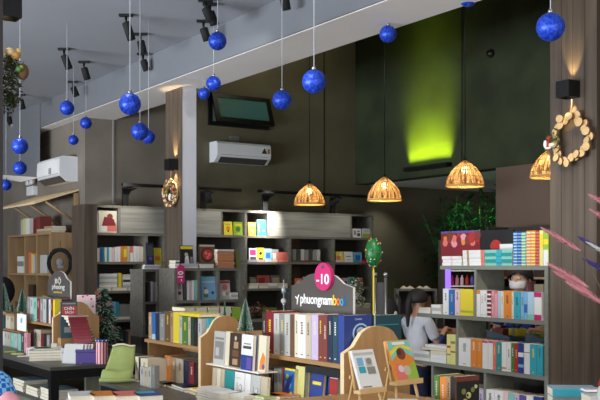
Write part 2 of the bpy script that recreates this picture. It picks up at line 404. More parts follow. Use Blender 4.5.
# magazine tier books
XU = 2.60
faceX(213,224,XU,.9365,.02,.185,'pale grey',[('r',.1,.15,.9,.7,'grey'),('r',.1,.75,.9,.82,'grey'),('r',.2,.25,.5,.5,'pale grey')],'grey patterned magazine at left of upper white rack')
faceX(224.4,228.5,XU,.9365,.02,.19,'cream',[],'cream booklet next to the grey patterned magazine on upper rack')
faceX(229,240,XU,.9365,.022,.185,'dark brown',[('r',.35,.55,.75,.75,'tan'),('r',.25,.3,.8,.5,'brown'),('r',.3,.06,.75,.24,'tan'),('c',.5,.85,.1,'beige')],'dark brown book with golden pictures on upper rack')
faceX(240.5,252,2.57,.9365,.02,.19,'royal blue',[('r',0,.42,1,1,'white'),('r',.2,.72,.8,.76,'grey'),('r',.15,.6,.85,.68,'dark grey'),('r',.5,.04,.9,.36,'purple')],'white label over purple and blue cover on upper rack')
faceX(252.5,257,XU,.9365,.02,.19,'pale grey',[('r',.4,.1,.6,.9,'grey')],'pale grey narrow book right of the purple cover on upper rack')
faceX(257.5,265,XU,.9365,.02,.19,'cream',[('p',[(.2,.05),(.9,.05),(.95,.4),(.6,.55),(.3,.3)],'orange'),('c',.75,.14,.17,'purple')],'cream book with orange pattern at right end of upper rack')
XL = 2.55
for i, (a, b, c) in enumerate([(212,216,'beige'),(216.3,220,'cream'),(220.3,224,'beige')]):
    faceX(a,b,XL,.8065,.02,.115,c,[],['leftmost beige slim booklet on lower white rack','cream slim booklet between two beige ones, lower rack','beige slim booklet left of the teal one, lower rack'][i],None,.05)
faceX(224.5,233.7,XL,.8065,.016,.115,'teal',[],'plain teal booklet on lower white rack',lean=.05)
def sketch(): return [('r',.25,.12,.3,.5,'grey'),('c',.6,.3,.16,'grey'),('c',.6,.3,.12,'white'),('r',.1,.72,.6,.75,'pale grey'),('r',.3,.1,.9,.14,'grey')]
faceX(234.2,244,XL,.8065,.016,.115,'white',sketch(),'white booklet with fine line drawing, right of the teal one',lean=.05)
faceX(244.4,250,XL,.8065,.016,.115,'white',[],'blank white booklet between two line drawing booklets',lean=.05)
faceX(250.4,260,XL,.8065,.016,.115,'pale grey',sketch(),'pale grey booklet with line drawing on lower rack',lean=.05)
faceX(260.4,267,XL,.8065,.016,.115,'beige',[],'beige booklet at right end of lower rack',lean=.05)
# ---------------- unit B
uB = [(148.5,151.6,.175,'tan'),(151.6,155.2,.175,'blue',[(0,.2,'pale blue')]),(155.2,159.3,.17,'navy'),(159.3,164.5,.172,'grey'),(165,170.2,.19,'brown'),(170.2,173.2,.188,'tan'),(173.2,179,.19,'yellow'),
 (179,182,.17,'pale grey'),(182,188,.168,'green'),(188,190.4,.168,'beige'),(190.4,194,.168,'dark green'),(194,197.4,.166,'black'),(197.4,201,.166,'pale grey')]
B = rowX(2.6, 1.0185, uB, .16, 'on stand behind pine trees', 'books on the top board of the middle stand', noun='spine')
flat('bright yellow thin book lying on top of the row left of the plywood bell', (2.605, yX(179.3,2.605), 1.19), -PI/2, yX(179.3,2.605)-yX(199.5,2.605), .14, .018, 'yellow', None)
fbook('turquoise cover peeking past the bell shaped plywood end', (2.63, yX(201,2.6)-.035, 1.0185), 0, .16, .02, .168, 'turquoise', [('r',.1,.7,.9,.74,'pale blue')], None)
for i, (px, sz) in enumerate([(158,.035),(171,.05)]):
    pass
uBl = [(150,156,.15,'pale grey'),(164.5,170.6,.175,'orange'),(170.6,176,.17,'tan'),(176,183,.17,'beige'),(183,188.8,.165,'navy'),(188.8,193.8,.165,'dark red')]
rowX(2.63, .7505, uBl, .14, 'below middle stand', 'books on the table under the middle stand', noun='spine')
faceX(194.2,205,2.62,.7505,.02,.165,'black',[('c',.5,.55,.24,'dark red'),('c',.55,.5,.1,'red'),('r',.2,.1,.8,.15,'red')],'black cover with dark red round picture below the middle stand')
rowX(2.50, .7505, [(135,138.5,.16,'cream'),(138.5,140.3,.16,'black'),(140.3,147.5,.158,'cream')], .13, 'by green bag', 'cream books beside the green bag', noun='thick book')
rowX(2.44, .7505, [(139.5,143.5,.115,'pale grey'),(143.7,147.3,.115,'beige'),(147.6,151,.128,'pale grey'),(151.2,154.5,.14,'grey')], .03, 'front of middle stand', 'low cards in front of the middle stand', noun='small booklet')
# shelf under unit B: brown board + curled sheets
for i, (a, b, z) in enumerate([(186,205,.915),(190,204,.93)]):
    tag(MB().box((2.56,yX(b,2.6),.83+.04*i), (2.7,yX(a,2.6),.834+.04*i), [WHITEP,PAGE][i]).build('paper_sheet'), ['white paper sheet lying below the middle book stand','cream paper sheet just above the white one below the middle stand'][i], 'paper') if False else None
# ---------------- unit C on the left table
uC = [(27,30,.205,'grey'),(30,33,.2,'pale grey'),(33,36.8,.2,'mint'),(36.8,39.6,.2,'dark red'),(39.6,43,.2,'grey'),(43,46,.2,'pale grey'),(46,48.6,.2,'dark grey'),(48.6,50.3,.2,'white'),(50.3,52.4,.2,'dark red')]
rowX(2.6, 1.0185, uC, .16, 'on far left stand', 'books on the top board of the left stand', noun='spine')
rowX(2.61, .7505, [(27,30,.19,'dark brown'),(30,33.5,.19,'red brown'),(33.5,37,.2,'pale grey'),(37,40.5,.2,'beige'),(40.5,43.5,.17,'dark red'),(43.5,46.5,.17,'black'),(46.5,49.5,.17,'grey')], .14, 'under brown sign stand', 'books on the table under the left stand', noun='spine')
yC = 7.56
ylw = thing('book', 'bright yellow spine next to the plywood bell on the left stand', 'book', (2.6, yX(53,2.6)-.002, 1.0185), (0,0,-PI/2))
MB().box((0,0,0),(.0015,.055,.2),pm('yellow')).box((.0015,0,0),(.04,.0015,.2),pm('yellow')).box((.04,0,0),(.0415,.055,.2),pm('yellow')).build('cover',ylw)
MB().box((.0016,.0016,.001),(.0399,.054,.198),PAGE).build('page_block',ylw)
cs0, cs1 = yX(47.5, 2.785), yX(70, 2.785)
sc = sign(2.785, cs0, cs1, 1.019, 1.36, 1.447, 'shop_sign', 'small brown grey bell shaped sign on the left book stand')
def ctext(b, pa, pb, size, m, py):
    x = 2.7835; a, c = yX(pa, x), yX(pb, x)
    text(b, size, m, sc, (x, (a+c)/2, zz(py, x, (a+c)/2)), RX, 'lettering', .001, width=a-c)
SG = mat('lettering_cream', (200,196,186), .5)
ctext('BỘ', 55, 61, .06, SG, 283.5); ctext('phuong', 52, 64.5, .06, SG, 289); ctext('nambook', 53.5, 62, .03, mat('lettering_gold', (190,170,90), .5), 293.2)
# unit D far left
rowX(2.58, .7505, [(0,4,.135,'white'),(4,7,.135,'pale grey'),(7,10,.135,'beige'),(10,14,.135,'mint'),(14,17,.135,'pale grey')], .14, 'far left lower level', 'books at the far left under the tree stand', noun='spine')
rowX(2.64, .9035, [(-4,0,.13,'teal'),(0,3,.13,'teal'),(3,5.5,.13,'dark teal'),(5.5,10,.13,'cream'),(10,14,.13,'beige')], .14, 'far left upper level', 'books at the far left under the tree stand top', noun='spine')
sh2 = MB().box((2.6,8.52,.892), (2.9,9.58,.902), PLYH).build('middle_board', sD)
tg = thing('price_card', 'white card with blue round emblem hanging at far left stand', 'card')
a, b = yX(17, 2.53), yX(26, 2.53); 
MB().box((2.53,b,.93), (2.534,a,1.075), WHITEP).build('card', tg)
MB().prism([((a+b)/2+.025*math.cos(k*PI/6), 1.02+.025*math.sin(k*PI/6)) for k in range(12)], 2.529, 2.5299, pm('sky blue'), 'x').build('emblem', tg)
MB().box((2.534,(a+b)/2-.01,1.0605), (2.559,(a+b)/2+.01,1.065), WHITEP).build('hook', tg)
rowX(2.52, .7505, [(17.5,21,.15,'mint'),(21,24,.17,'dark grey'),(24,27,.17,'pink')], .03, 'below the emblem card', 'low booklets below the emblem card', noun='small booklet')
# ------------------------------------------------------------------ table goods, left table (near edge Y = 6.8)
def P(px, py, z):      # where the photo point meets the horizontal plane z
    d = (EYE-z)*F/(py-265); return at(px, py, d)
def loc(px, d): 
    l = (px-300)/F*d; return (d*SI+l*CO, d*CO-l*SI)
# grey stack of big magazines with teal one on top
x, y = loc(29, 7.38)
t = stack((x, y, .7505), R(-20), .31, .2, .02, ['grey','pale grey','grey','pale grey'], 'wide pile on the left table', 'wide magazine pile on the left table', .04, pages=True, noun='magazine')
flat('teal and green thin magazine crowning the wide pile, left table', (x+.05, y+.01, t), R(-14), .24, .17, .012, 'teal', None, pages=True, top=[(.05,.1,.5,.9,'dark green'),(.55,.2,.9,.8,'white')])
# curled white magazines leaning
for i in range(4):
    x, y = loc(62+i*3.2, 7.25+i*.01)
    fbook(['leftmost leaning grey magazine by purple box','second leaning white magazine by purple box','third leaning grey magazine by purple box','leaning white magazine nearest purple box'][i], (x, y, .7505), R(-56), .17, .012, .15, 'white' if i % 2 else 'pale grey', [], 'magazines leaning left of the purple box', .25)
pb = thing('storage_box', 'purple lidded box on the left table beside striped container', 'box', (*loc(75.5, 7.18), .7505), (0,0,R(-22)))
MB().box((0,0,0), (.165,.12,.085), pm('purple')).build('box_body', pb, bevel=.004)
MB().box((-.003,-.003,.0855), (.168,.123,.108), pm('purple')).build('lid', pb, bevel=.004)
# striped container
x, y = loc(102, 7.22); pc = thing('striped_container', 'round red and white striped container with blue top beside the purple box', 'container', (x, y, .7505))
mb = MB(); n = 24
for k in range(n):
    a0, a1 = 2*PI*k/n, 2*PI*(k+1)/n; r = .046
    mb.add([(r*math.cos(a0),r*math.sin(a0),0),(r*math.cos(a1),r*math.sin(a1),0),(r*math.cos(a1),r*math.sin(a1),.165),(r*math.cos(a0),r*math.sin(a0),.165)], [(0,1,2,3)], pm('red') if k % 2 else pm('pale pink'))
mb.add([(r*math.cos(2*PI*k/n), r*math.sin(2*PI*k/n), .001) for k in range(n)], [tuple(range(n))[::-1]], pm('red'))
mb.build('striped_body', pc)
MB().lathe([(.0001,.166),(.047,.166),(.047,.182),(.0001,.184)], pm('royal blue'), 24).build('lid', pc)
mb = MB()
for k in range(10): mb.ball((.048*math.cos(k*.628), .048*math.sin(k*.628), .176), .005, WPL, 6)
mb.build('lid_stars', pc)
# red book pile (fanned)
x0, y0 = loc(70, 7.33)
z = .7505
tag(MB().box((x0+.02,y0-.0,.7505),(x0+.16,y0+.12,.885), PLY).build('display_riser', bevel=.003), 'plywood riser block under the pile of red books', 'riser')
z = .8855
for i in range(9):
    o = (x0+.03-.004*i, y0+.004*i, z)
    flat(f'dark red book with white pages, {"lowest" if i == 0 else "topmost" if i == 8 else ORD[i]+" from bottom"} in the twisted pile', o, R(-38+i*4), .145, .14, .0225, 'dark red', 'dark red books in the twisted pile', pages=(i > 9))
    z += .0233
flat('pink and white cover lying on top of the red book pile', (x0-.0, y0+.04, z), R(4), .17, .13, .008, 'pale pink', None, top=[(.1,.1,.9,.5,'red')])
x, y = loc(60.5, 7.52)
rs = tag(MB().box((x-.0,y-.0,.7505),(x+.12,y+.07,.92), PLY).build('display_riser', bevel=.003), 'small plywood riser block behind the leaning grey magazines', 'riser')
fbook('dark teal book with red title panel standing on the left table', (x, y-.01, .921), R(-12), .13, .025, .29, 'dark teal', [('r',.08,.62,.95,.88,'red'),('t',.5,.77,.11,'CHÍN','white'),('t',.5,.67,.09,'SÁCH','white'),('r',.2,.15,.8,.3,'grey'),('r',.1,.92,.9,.96,'grey')], None, .05)
x, y = loc(77, 7.86)
rs = tag(MB().box((x-.02,y-.02,.7505),(x+.17,y+.1,1.06), PLY).build('display_riser', bevel=.003), 'tall plywood riser block behind the red book pile', 'riser')
fbook('white book with ornate pink border behind the red pile', (x, y, 1.061), R(-18), .15, .02, .19, 'white', [('r',.05,.04,.95,.96,'pale pink')]+[('c',.5+.36*math.cos(k*.7), .5+.5*math.sin(k*.7), .06, 'magenta') for k in range(0,9)]+[('r',.28,.28,.72,.72,'white'),('r',.36,.45,.64,.5,'pink')], None, .06)
# bowl with white lattice and small cards
x, y = loc(36, 7.85)
wb = thing('paper_tray', 'white checked paper tray left of the wide pile', 'tray', (x, y, .7505), (0,0,R(-25)))
MB().box((-.07,-.05,0),(.09,.05,.004),WHITEP).box((-.07,-.05,.004),(.09,-.046,.07),WHITEP).box((-.07,.046,.004),(.09,.05,.07),WHITEP).box((-.07,-.046,.004),(-.066,.046,.07),WHITEP).box((.086,-.046,.004),(.09,.046,.07),WHITEP).build('tray_body', wb)
mb = MB()
for k in range(8): mb.box((-.066+k*.02,-.0512,.01),(-.058+k*.02,-.0501,.06), pm('lilac'))
mb.build('checks', wb)
for i, (px, d, h, c) in enumerate([(51,7.5,.13,'cream'),(56,7.48,.11,'pale grey'),(60.5,7.42,.1,'white')]):
    fbook(['cream card standing left of the two small white cards','pale grey card standing between cream and white cards','white card standing right of the pale grey card'][i], (*loc(px, d), .7505), R(-20), .045, .01, h, c, [('r',.2,.6,.8,.66,'grey')], 'small cards standing on the left table', .08)
for i, (px, d) in enumerate([(4,8.15),(11,7.95),(17,7.75)]):
    flat(['yellow green leaflet at the left table edge, farthest left','pale yellow leaflet between two others on left table edge','cream leaflet on left table edge nearest the paper tray'][i], (*loc(px, d), .7505), R(-30), .1, .07, .006, ['lime','pale yellow','cream'][i], 'leaflets along the left table edge')
# lower shelf magazines of the left table (shelf z .46)
for i, (py, yy, n) in enumerate([(0,7.3,4),(0,7.65,3),(0,8.02,4)]):
    stack((2.40, yy, .4605), -PI/2, .29, .2, .022, [['white','pale grey','cream','pale blue'][k] for k in range(n)], ['near pile, lower shelf of left table','middle pile, lower shelf of left table','far pile, lower shelf of left table'][i], 'magazine piles on the lower shelf of the left table', .02, pages=True)
# ------------------------------------------------------------------ front low table, bottom left: tops of magazines near y = 393
i = 0
for (px, cols, k) in [(62,['pale grey','lilac','white'],2.5),(85,['navy','white','orange'],1),(107,['dark grey','white','coral'],1),(129,['black','teal','royal blue'],1)]:
    x, y = loc(px, 4.75+.0*i); d = 4.75
    z = stack((x, y-.12, .7505), R(-14), .12, .19, .035, cols, ['far left pile on the front table','second pile from left, front table','third pile from left, front table','right end pile on the front table'][i], 'magazine piles on the front table', .05, pages=True, noun='magazine', top=[(.1,.55,.9,.9,['white','orange','coral','turquoise'][i])])
    i += 1
# ------------------------------------------------------------------ middle table edge: flat magazines and green bag
def tablepile(px, py, w, dd, n, cols, where, rot=-95, T=.014, X=None, group='magazines along the middle table edge'):
    h = n*T; p = P(px, py, .75+h)
    return stack((p.x, p.y, .7505), R(rot), w, dd, T, cols, where, group, .06, pages=True, noun='magazine')
tablepile(126,377, .2,.15, 1, ['olive'], 'flat beside green bag')
tablepile(135,376, .2,.16, 2, ['dark brown','white'], 'thin pile right of green bag')
tablepile(150,381, .22,.15, 1, ['dark grey'], 'lying before the cream booklets')
tablepile(160,383, .22,.14, 1, ['black'], 'lying below the orange spine')
tablepile(172,384, .22,.16, 2, ['pale grey','navy'], 'thin pile below the middle stand')
tablepile(184,386.5, .20,.12, 2, ['beige','yellow'], 'pile with yellow top near middle stand')
for i, (px, py, cols) in enumerate([(196,388,['pale grey']*5+['white']),(207,391,['cream','mint','white','pale grey','white','white']),(228,393,['cream','pale grey','mint','white','pale grey','white']),(247,394,['white','cream','pale grey','white','cream','lime']),(262,393.5,['white','tan','pale grey','white','cream','orange'])]):
    p = P(px, py, .75+.0128*6)
    stack((p.x, p.y, .7505), R(-88), .155, .13, .012, cols, ['pile left of the white rack','pile under the three slim booklets','pile below the teal booklet','pile below the drawing booklets','pile with orange top before the sign stand'][i], 'low magazine piles before the white rack', .02, pages=True, noun='magazine')
# green bag
gb = thing('cloth_bag', 'olive green soft bag slumped on the near left end of the middle table', 'bag')
GB = mat('green_cloth', (150,164,96), .7, var=.12, scale=12, bump=.2)
x0, y0 = loc(109, 6.05); 
vs = []; fs = []; nu, nv = 10, 12
for j in range(nv+1):
    v = j/nv
    for i in range(nu+1):
        u = i/nu; w = .165
        yy = .12*math.cos(v*PI*.5)-.10*v; zz_ = .05*math.sin(min(1,v*2.5)*PI)*(1-v) + .215*v**1.3
        lat = (u-.5)*w*(1.25-.35*v); bul = .02*math.cos((u-.5)*PI)*(1-v)
        fx = Vector((CO, -SI)); fy = Vector((-SI, -CO))
        dd = (.16*(1-v)+.0*v)+bul
        p = Vector((x0+.06, y0+.0))+fx*(lat+.02*v)+fy*(dd-.1)
        vs.append((p.x, p.y, .752+zz_+.006*math.sin(7*u+5*v)*(0 if v < .1 else 1)+.006))
for j in range(nv):
    for i in range(nu): a = j*(nu+1)+i; fs.append((a,a+1,a+nu+2,a+nu+1))
o = MB().add(vs, fs, GB, True).build('bag_body', gb)
sm = o.modifiers.new('solid', 'SOLIDIFY'); sm.thickness = .012; sm.offset = -1
mb = MB(); top = vs[nv*(nu+1):]; mb.tube([(p[0],p[1],p[2]+.006) for p in top], .006, PAGE, 6); mb.build('hem', gb)
top = vs[:nu+1]; MB().tube([(p[0],p[1],p[2]+.012) for p in top], .012, GB, 8).build('bottom_fold', gb)
p = P(140, 376, .76)
flat('white leaflet with pink and orange print behind the green bag', (*loc(130, 6.3), .7505), R(-70), .15,.14,.012,'white',None, top=[(.1,.1,.6,.5,'coral'),(.5,.5,.9,.9,'orange')])
# ------------------------------------------------------------------ easels before the sign stand
rz = tag(MB().box((2.36,3.14,.7505),(2.93,3.67,.885), PLYH).build('display_riser', bevel=.003), 'low plywood riser under the two small easels', 'riser')
PIN = mat('easel_pine', (216,176,120), .5, var=.1, scale=8)
def easel(px, py, d, W, H, label, art, col, blabel, lean=.38, face=R(6)):
    x, y = loc(px, d); z = EYE-(py-265)/F*d
    e = thing('easel', label, 'easel', (x, y, .886), (0,0,face)); zb = z-.886
    w = W+.03
    MB().box((-w/2,-.03,zb-.014), (w/2,.012,zb), PIN).box((-w/2,-.03,zb),(w/2,-.025,zb+.008),PIN).build('ledge', e)
    for s in (-1, 1):
        MB().tube([(s*w*.42,-.02,.004), (s*w*.36,-.002,zb-.016)], .007, PIN, 8).build('leg', e)
        MB().tube([(s*w*.40,.02,zb+.0), (s*w*.3,.02+H*.3,zb+H*.9)], .006, PIN, 8).build('back_rail', e)
    MB().tube([(0,.022+H*.28,zb+H*.75), (0,.13,.006)], .006, PIN, 8).build('rear_leg', e)
    MB().box((-w*.35,.058,zb+.04),(w*.35,.066,zb+.055), PIN).build('cross_bar', e)
    loc0 = Matrix.Rotation(face, 4, 'Z') @ Vector((-W/2, -.022, 0))
    fbook(blabel, (x+loc0.x, y+loc0.y, z+.0008), face, W, .014, H, col, art, None, lean, roll=0)
easel(369, 389, 4.02, .125, .175, 'small pine easel holding the white book, lower left of the pair', [('r',.05,.86,.95,.93,'pale grey'),('r',.12,.6,.4,.8,'sky blue'),('r',.5,.58,.8,.78,'pale grey'),('r',.12,.42,.42,.58,'turquoise'),('r',.5,.38,.86,.56,'grey'),('c',.66,.7,.12,'grey'),('r',.1,.06,.5,.09,'grey')], 'white', 'white book with small blue pictures on the left easel')
easel(405, 380.5, 4.12, .135, .185, 'small pine easel holding the orange and green book, right of the pair',
 [('r',0,0,1,.98,'orange'),('p',[(0,.5),(.5,.75),(1,.55),(1,.98),(0,.98)],'mint'),('p',[(0,.62),(.5,.84),(1,.7),(1,.78),(.5,.92),(0,.72)],'yellow'),('c',.48,.66,.2,'red brown'),('c',.4,.7,.1,'dark brown'),('p',[(.45,0),(1,0),(1,.45),(.7,.35)],'lime'),('p',[(.05,.02),(.5,.02),(.45,.35),(.1,.45)],'coral'),('c',.55,.25,.17,'beige'),('c',.3,.3,.12,'pale pink'),('r',.2,.88,.75,.95,'white')], 'orange', 'orange and green illustrated book on the right easel')
# magazines to the right under easels
x, y = loc(397, 4.05)
tag(MB().box((2.94,3.0,.7505),(3.13,3.4,.86), PLYH).build('display_riser', bevel=.003), 'plywood riser beneath the green and orange magazines', 'riser')
for i, (px, d, cols, w) in enumerate([(388,3.86,['olive','white','mint','green','white'],.14),(411,3.95,['pale grey','coral','cream','orange','tan'],.12)]):
    x, y = loc(px, d)
    stack((x, y, .886 if i == 0 else .8605), R(-40 if i == 0 else -24), .125, .1, .011 if i == 0 else .014, cols, ['fanned pile of green magazines between the easels','fanned pile of orange magazines right of the easels'][i], 'magazine piles beside the easels', .16, pages=True, noun='magazine')
# dark hardbacks at bottom right of centre
rowX(3.0, .7505, [(434,439,.232,'green'),(439,445.6,.228,'orange'),(445.6,450,.232,'tan')], .15, 'beside gold flower cover', 'hardbacks by the gold flower cover', noun='hardback spine')
yk = yX(450, 3.0)
fbook('dark cover with golden flowers and maroon band standing on the table, bottom centre right', (3.0, yk-.034, .7505), 0, .152, .03, .235, 'black', [('r',.0,.9,1,1,'red brown'),('r',0,0,.06,1,'brown'),('c',.35,.7,.09,'olive'),('c',.55,.62,.1,'pale yellow'),('c',.72,.72,.08,'olive'),('c',.4,.5,.09,'pale yellow'),('c',.65,.45,.1,'olive'),('c',.85,.78,.06,'pale yellow'),('r',.25,.28,.8,.33,'tan'),('c',.5,.62,.04,'black'),('c',.65,.45,.04,'black')], None, 0)
# bottom right pedestal with teal and white books
T5 = thing('display_table', 'small grey table at bottom right corner carrying turquoise books', 'table')
MB().box((2.45,1.75,.925),(3.05,2.68,.95), TABT).build('table_top', T5)
for xx in (2.47, 2.99):
    for yy in (1.77, 2.62): MB().box((xx,yy,0),(xx+.04,yy+.04,.9245), BLK).build('leg', T5)
x, y = loc(544, 3.52)
stack((x+.02, y-.02, .9505), R(-38), .17, .12, .03, ['beige','grey','turquoise'], 'left pile on the corner table', 'books on the bottom right corner table', .0, top=[(.02,.02,.98,.98,'pale blue')])
x, y = loc(583, 3.3)
stack((x-.02, y-.05, .9505), R(-30), .14, .10, .033, ['pale grey','white','pale grey'], 'right pile on the corner table', 'books on the bottom right corner table', .02, top=[(.02,.02,.98,.98,'white')])
o = flat('white leaflet with pink print, topmost on the corner table', (*loc(586, 3.32), .9505+.0345*3+.002), R(-30), .09, .06, .008, 'white', None, top=[(.3,.2,.9,.8,'pale pink')])
# vase with dried grass, right edge
vx, vy = loc(632, 2.55)
tag(MB().box((vx-.1,vy-.12,0),(vx+.17,vy+.17,1.04), TABP).build('plinth', bevel=.004), 'grey plinth at the right edge under the vase', 'plinth')
va = thing('flower_vase', 'pale green vase of pink and purple dried grasses at the right edge', 'vase', (vx, vy, 1.041))
MB().lathe([(.0001,0),(.07,0),(.088,.04),(.09,.12),(.06,.20),(.05,.25),(.045,.25),(.052,.19),(.08,.12),(.07,.01),(.0001,.01)], mat('vase_glaze', (196,206,186), .3), 24).build('vase_body', va)
MB().lathe([(.088,.135),(.0895,.135),(.0715,.18),(.07,.18)], pm('red'), 24, closed=True).build('red_band', va)
def plume(base, tip, r, m, name):
    rr = random.Random(hash((round(tip[0],2), round(tip[2],2))) % 999); b, t = Vector(base), Vector(tip); mid = t+Vector((CO,-SI,0))*.095+Vector((0,0,-.055))
    MB().tube([b, b.lerp(mid,.5)+Vector((0,0,.008)), mid, t], [.0018,.0016,.0014,.001], mat('stem_brown', (84,72,50), .7), 5).build('stem', va)
    mb = MB(); d = (t-mid).normalized(); a = d.orthogonal().normalized(); c = d.cross(a)
    for k in range(230):
        s = k/230; p = mid.lerp(t, s); q = rr.uniform(0, 2*PI); w = r*1.25*math.sin(PI*min(1, .12+s*.88))**.6
        o = (a*math.cos(q)+c*math.sin(q)); e = p+o*w+d*r*1.9; n = d.cross(o)*.0024
        mb.add([p-n, p+n, e], [(0,1,2)], m)
    mb.build(name, va)
PK = mat('plume_pink', (214,150,156), .8, trans=.3); PU = mat('plume_purple', (86,70,150), .8, trans=.3); WHP = mat('plume_white', (206,206,196), .8, trans=.3)
O = Vector((vx, vy, 1.041))
def rel(px, py, d): return at(px, py, d)-O
bs = (0,0,.22)
for px, py, d, r, m in [(545,230,2.5,.009,PK),(552,266,2.45,.010,PK),(558,274,2.55,.010,PK),(570,284,2.4,.009,PK),(582,239,2.5,.009,PU),(586,260,2.6,.009,PU),(590,244,2.45,.008,WHP),(593,197,2.5,.010,PK),(594,212,2.6,.010,PK),(612,190,2.5,.010,PK),(620,230,2.55,.010,PU)]:
    plume(bs, rel(px, py, d), r, m, 'plume')
# blue plaid bag bottom left
PLB = bpy.data.materials.new('blue_plaid'); PLB.use_nodes = True; nt = PLB.node_tree; b = nt.nodes['Principled BSDF']; b.inputs['Roughness'].default_value = .8
tc = nt.nodes.new('ShaderNodeTexCoord'); ck = nt.nodes.new('ShaderNodeTexChecker'); ck.inputs['Scale'].default_value = 70
ck.inputs['Color1'].default_value = (*lin((24,88,170)),1); ck.inputs['Color2'].default_value = (*lin((120,184,226)),1)
nt.links.new(tc.outputs['Object'], ck.inputs[0]); nt.links.new(ck.outputs[0], b.inputs['Base Color'])
x, y = loc(-3, 3.0)
tag(MB().box((x-.2,y-.15,0),(x+.12,y+.2,.93), TABP).build('plinth', bevel=.004), 'grey plinth at bottom left corner under plaid bag', 'plinth')
pbg = thing('cloth_bag', 'blue plaid soft bag in the bottom left corner', 'bag', (x, y, .931))
MB().lathe([(.0001,0),(.05,0),(.062,.03),(.064,.1),(.058,.17),(.04,.215),(.015,.235),(.0001,.238)], PLB, 24).build('bag_body', pbg)
MB().tube([(-.03,-.03,.2),(-.03,-.03,.25),(0,0,.262),(.02,.02,.25),(.02,.02,.2)], .005, pm('royal blue'), 8).build('handle', pbg) if False else None
x2, y2 = loc(16, 2.7)
tag(MB().box((x2-.06,y2-.05,0),(x2+.05,y2+.05,1.0445), TABP).build('plinth', bevel=.004), 'narrow grey plinth under the pink soft toy', 'plinth')
tag(MB().ball((x2,y2,.931+.038), .03, pm('pink'), 16, (1,1,1)).build('pom_pom') if False else MB().lathe([(.0001,0),(.022,.0),(.034,.02),(.036,.05),(.028,.08),(.012,.095),(.0001,.098)], pm('pink'), 18, (x2-.02,y2+.0,1.045)).build('soft_toy'), 'small pink rounded soft toy in front of the blue plaid bag', 'toy')
# ------------------------------------------------------------------ right bookcase (front X = 5.1)
XR = 5.1; DR = .30
bc = thing('open_bookcase', 'grey open bookcase full of bright books beside the right pillar', 'bookcase')
yN = 4.60
Zb = [1.495, 1.108, .72, .335]; L = [yX(440, XR), yX(417, XR), yX(412, XR), yX(412, XR)]
for z, l in zip(Zb, L): MB().box((XR,yN,z-.03), (XR+DR,l,z), SHI).build('shelf_board', bc)
MB().box((XR-.005,yN-.032,0), (XR+DR,yN-.0005,1.495), SHI).build('end_panel', bc)
def post(px, z0, z1): y = yX(px, XR); MB().box((XR+.003,y-.012,z0+.0005), (XR+DR,y+.012,z1-.0305), SHI).build('divider', bc)
post(475, Zb[1], Zb[0]); post(457, Zb[2], Zb[1]); post(432, Zb[3], Zb[2]); post(484.5, Zb[3], Zb[2]); post(432, 0, Zb[3]); post(484.5, 0, Zb[3])
bp = mat('panel_blue_grey', (108,124,140), .5)
ZT = Zb[0]+.0005
def sX(px0, px1, zb, n, T, cols, where, stripe=None, X=XR, D=.15):
    a, b = yX(px0, X), yX(px1, X)
    stack((X+.006, a, zb), -PI/2, a-b-.004, D, T, cols, where, 'paperback piles on the right bookcase', 0, stripe=stripe, noun='paperback')
sX(442,461.5,ZT,3,.024,['white','white','white'],'low pile at left end of bookcase top',[(.45,.55,'pale pink')])
sX(462.3,483.6,ZT,4,.029,['white']*4,'gold striped pile on bookcase top',[(.2,.3,'tan'),(.86,1,'coral')])
sX(484.5,512,ZT,5,.023,['teal' if i % 2 else 'mint' for i in range(5)],'green pile on bookcase top',[(.42,.62,'turquoise')])
GR = lambda c: [(i/11+.01, i/11+.05, c) for i in range(11)]
rowX(XR, ZT, [(513,517,.245,'blue',GR('pale blue')),(517.2,521,.245,'royal blue',GR('sky blue')),(521.2,525.7,.245,'turquoise',GR('pale yellow')),(526,530.6,.25,'orange',GR('cream')),(530.8,535.4,.25,'orange',GR('pale yellow')),(535.6,539,.25,'red',GR('coral')),(539.2,543,.25,'pale yellow',[(.5,.9,'yellow')]),(543.2,548.3,.25,'lime',[(0,.45,'white'),(.6,.75,'yellow')])], .16, 'bookcase top', 'tall books on the bookcase top', noun='tall book')
tp = thing('picture_panel', 'red panel photo of candied fruit standing on the bookcase top', 'panel')
XQ = XR+.2
a, b = yX(441, XQ), yX(480, XQ)
MB().box((XQ,b,ZT), (XQ+.012,a,1.775), pm('dark red')).build('board', tp)
mb = MB(); cs = ['red','coral','red brown','orange','dark red','pink']
for k in range(16):
    yy = b+(a-b)*(.06+.88*(k % 8)/7.5); zc = 1.70+.035*(k//8)-.02*(k % 2)
    r = .022+.008*((k*7) % 3)
    mb.prism([(yy+r*math.cos(j*PI/5), zc+r*math.sin(j*PI/5)) for j in range(10)], XQ-.001-.0004*(k % 5), XQ-.0001, pm(cs[k % 6]), 'x')
yh = yX(472, XQ); mb.prism([(yh+.04*math.cos(j*PI/8), 1.72+.045*math.sin(j*PI/8)) for j in range(16)], XQ-.004, XQ-.003, pm('red'), 'x')
mb.box((XQ-.0012,b,1.757),(XQ-.0001,a,1.775), pm('purple')).build('fruit_print', tp)
bp2 = thing('picture_panel', 'black panel with red disc standing behind the green pile', 'panel')
a, b = yX(480.5, XQ), yX(513.5, XQ)
MB().box((XQ,b,ZT), (XQ+.012,a,1.77), pm('black')).build('board', bp2)
yh = yX(496, XQ); MB().prism([(yh+.06*math.cos(j*PI/10), 1.64+.055*math.sin(j*PI/10)) for j in range(20)], XQ-.002, XQ-.0001, pm('red'), 'x').box((XQ-.003,yX(513,XQ),1.60),(XQ-.0021,yX(500,XQ),1.66), pm('white')).build('disc_print', bp2)
Z2 = Zb[1]+.0005
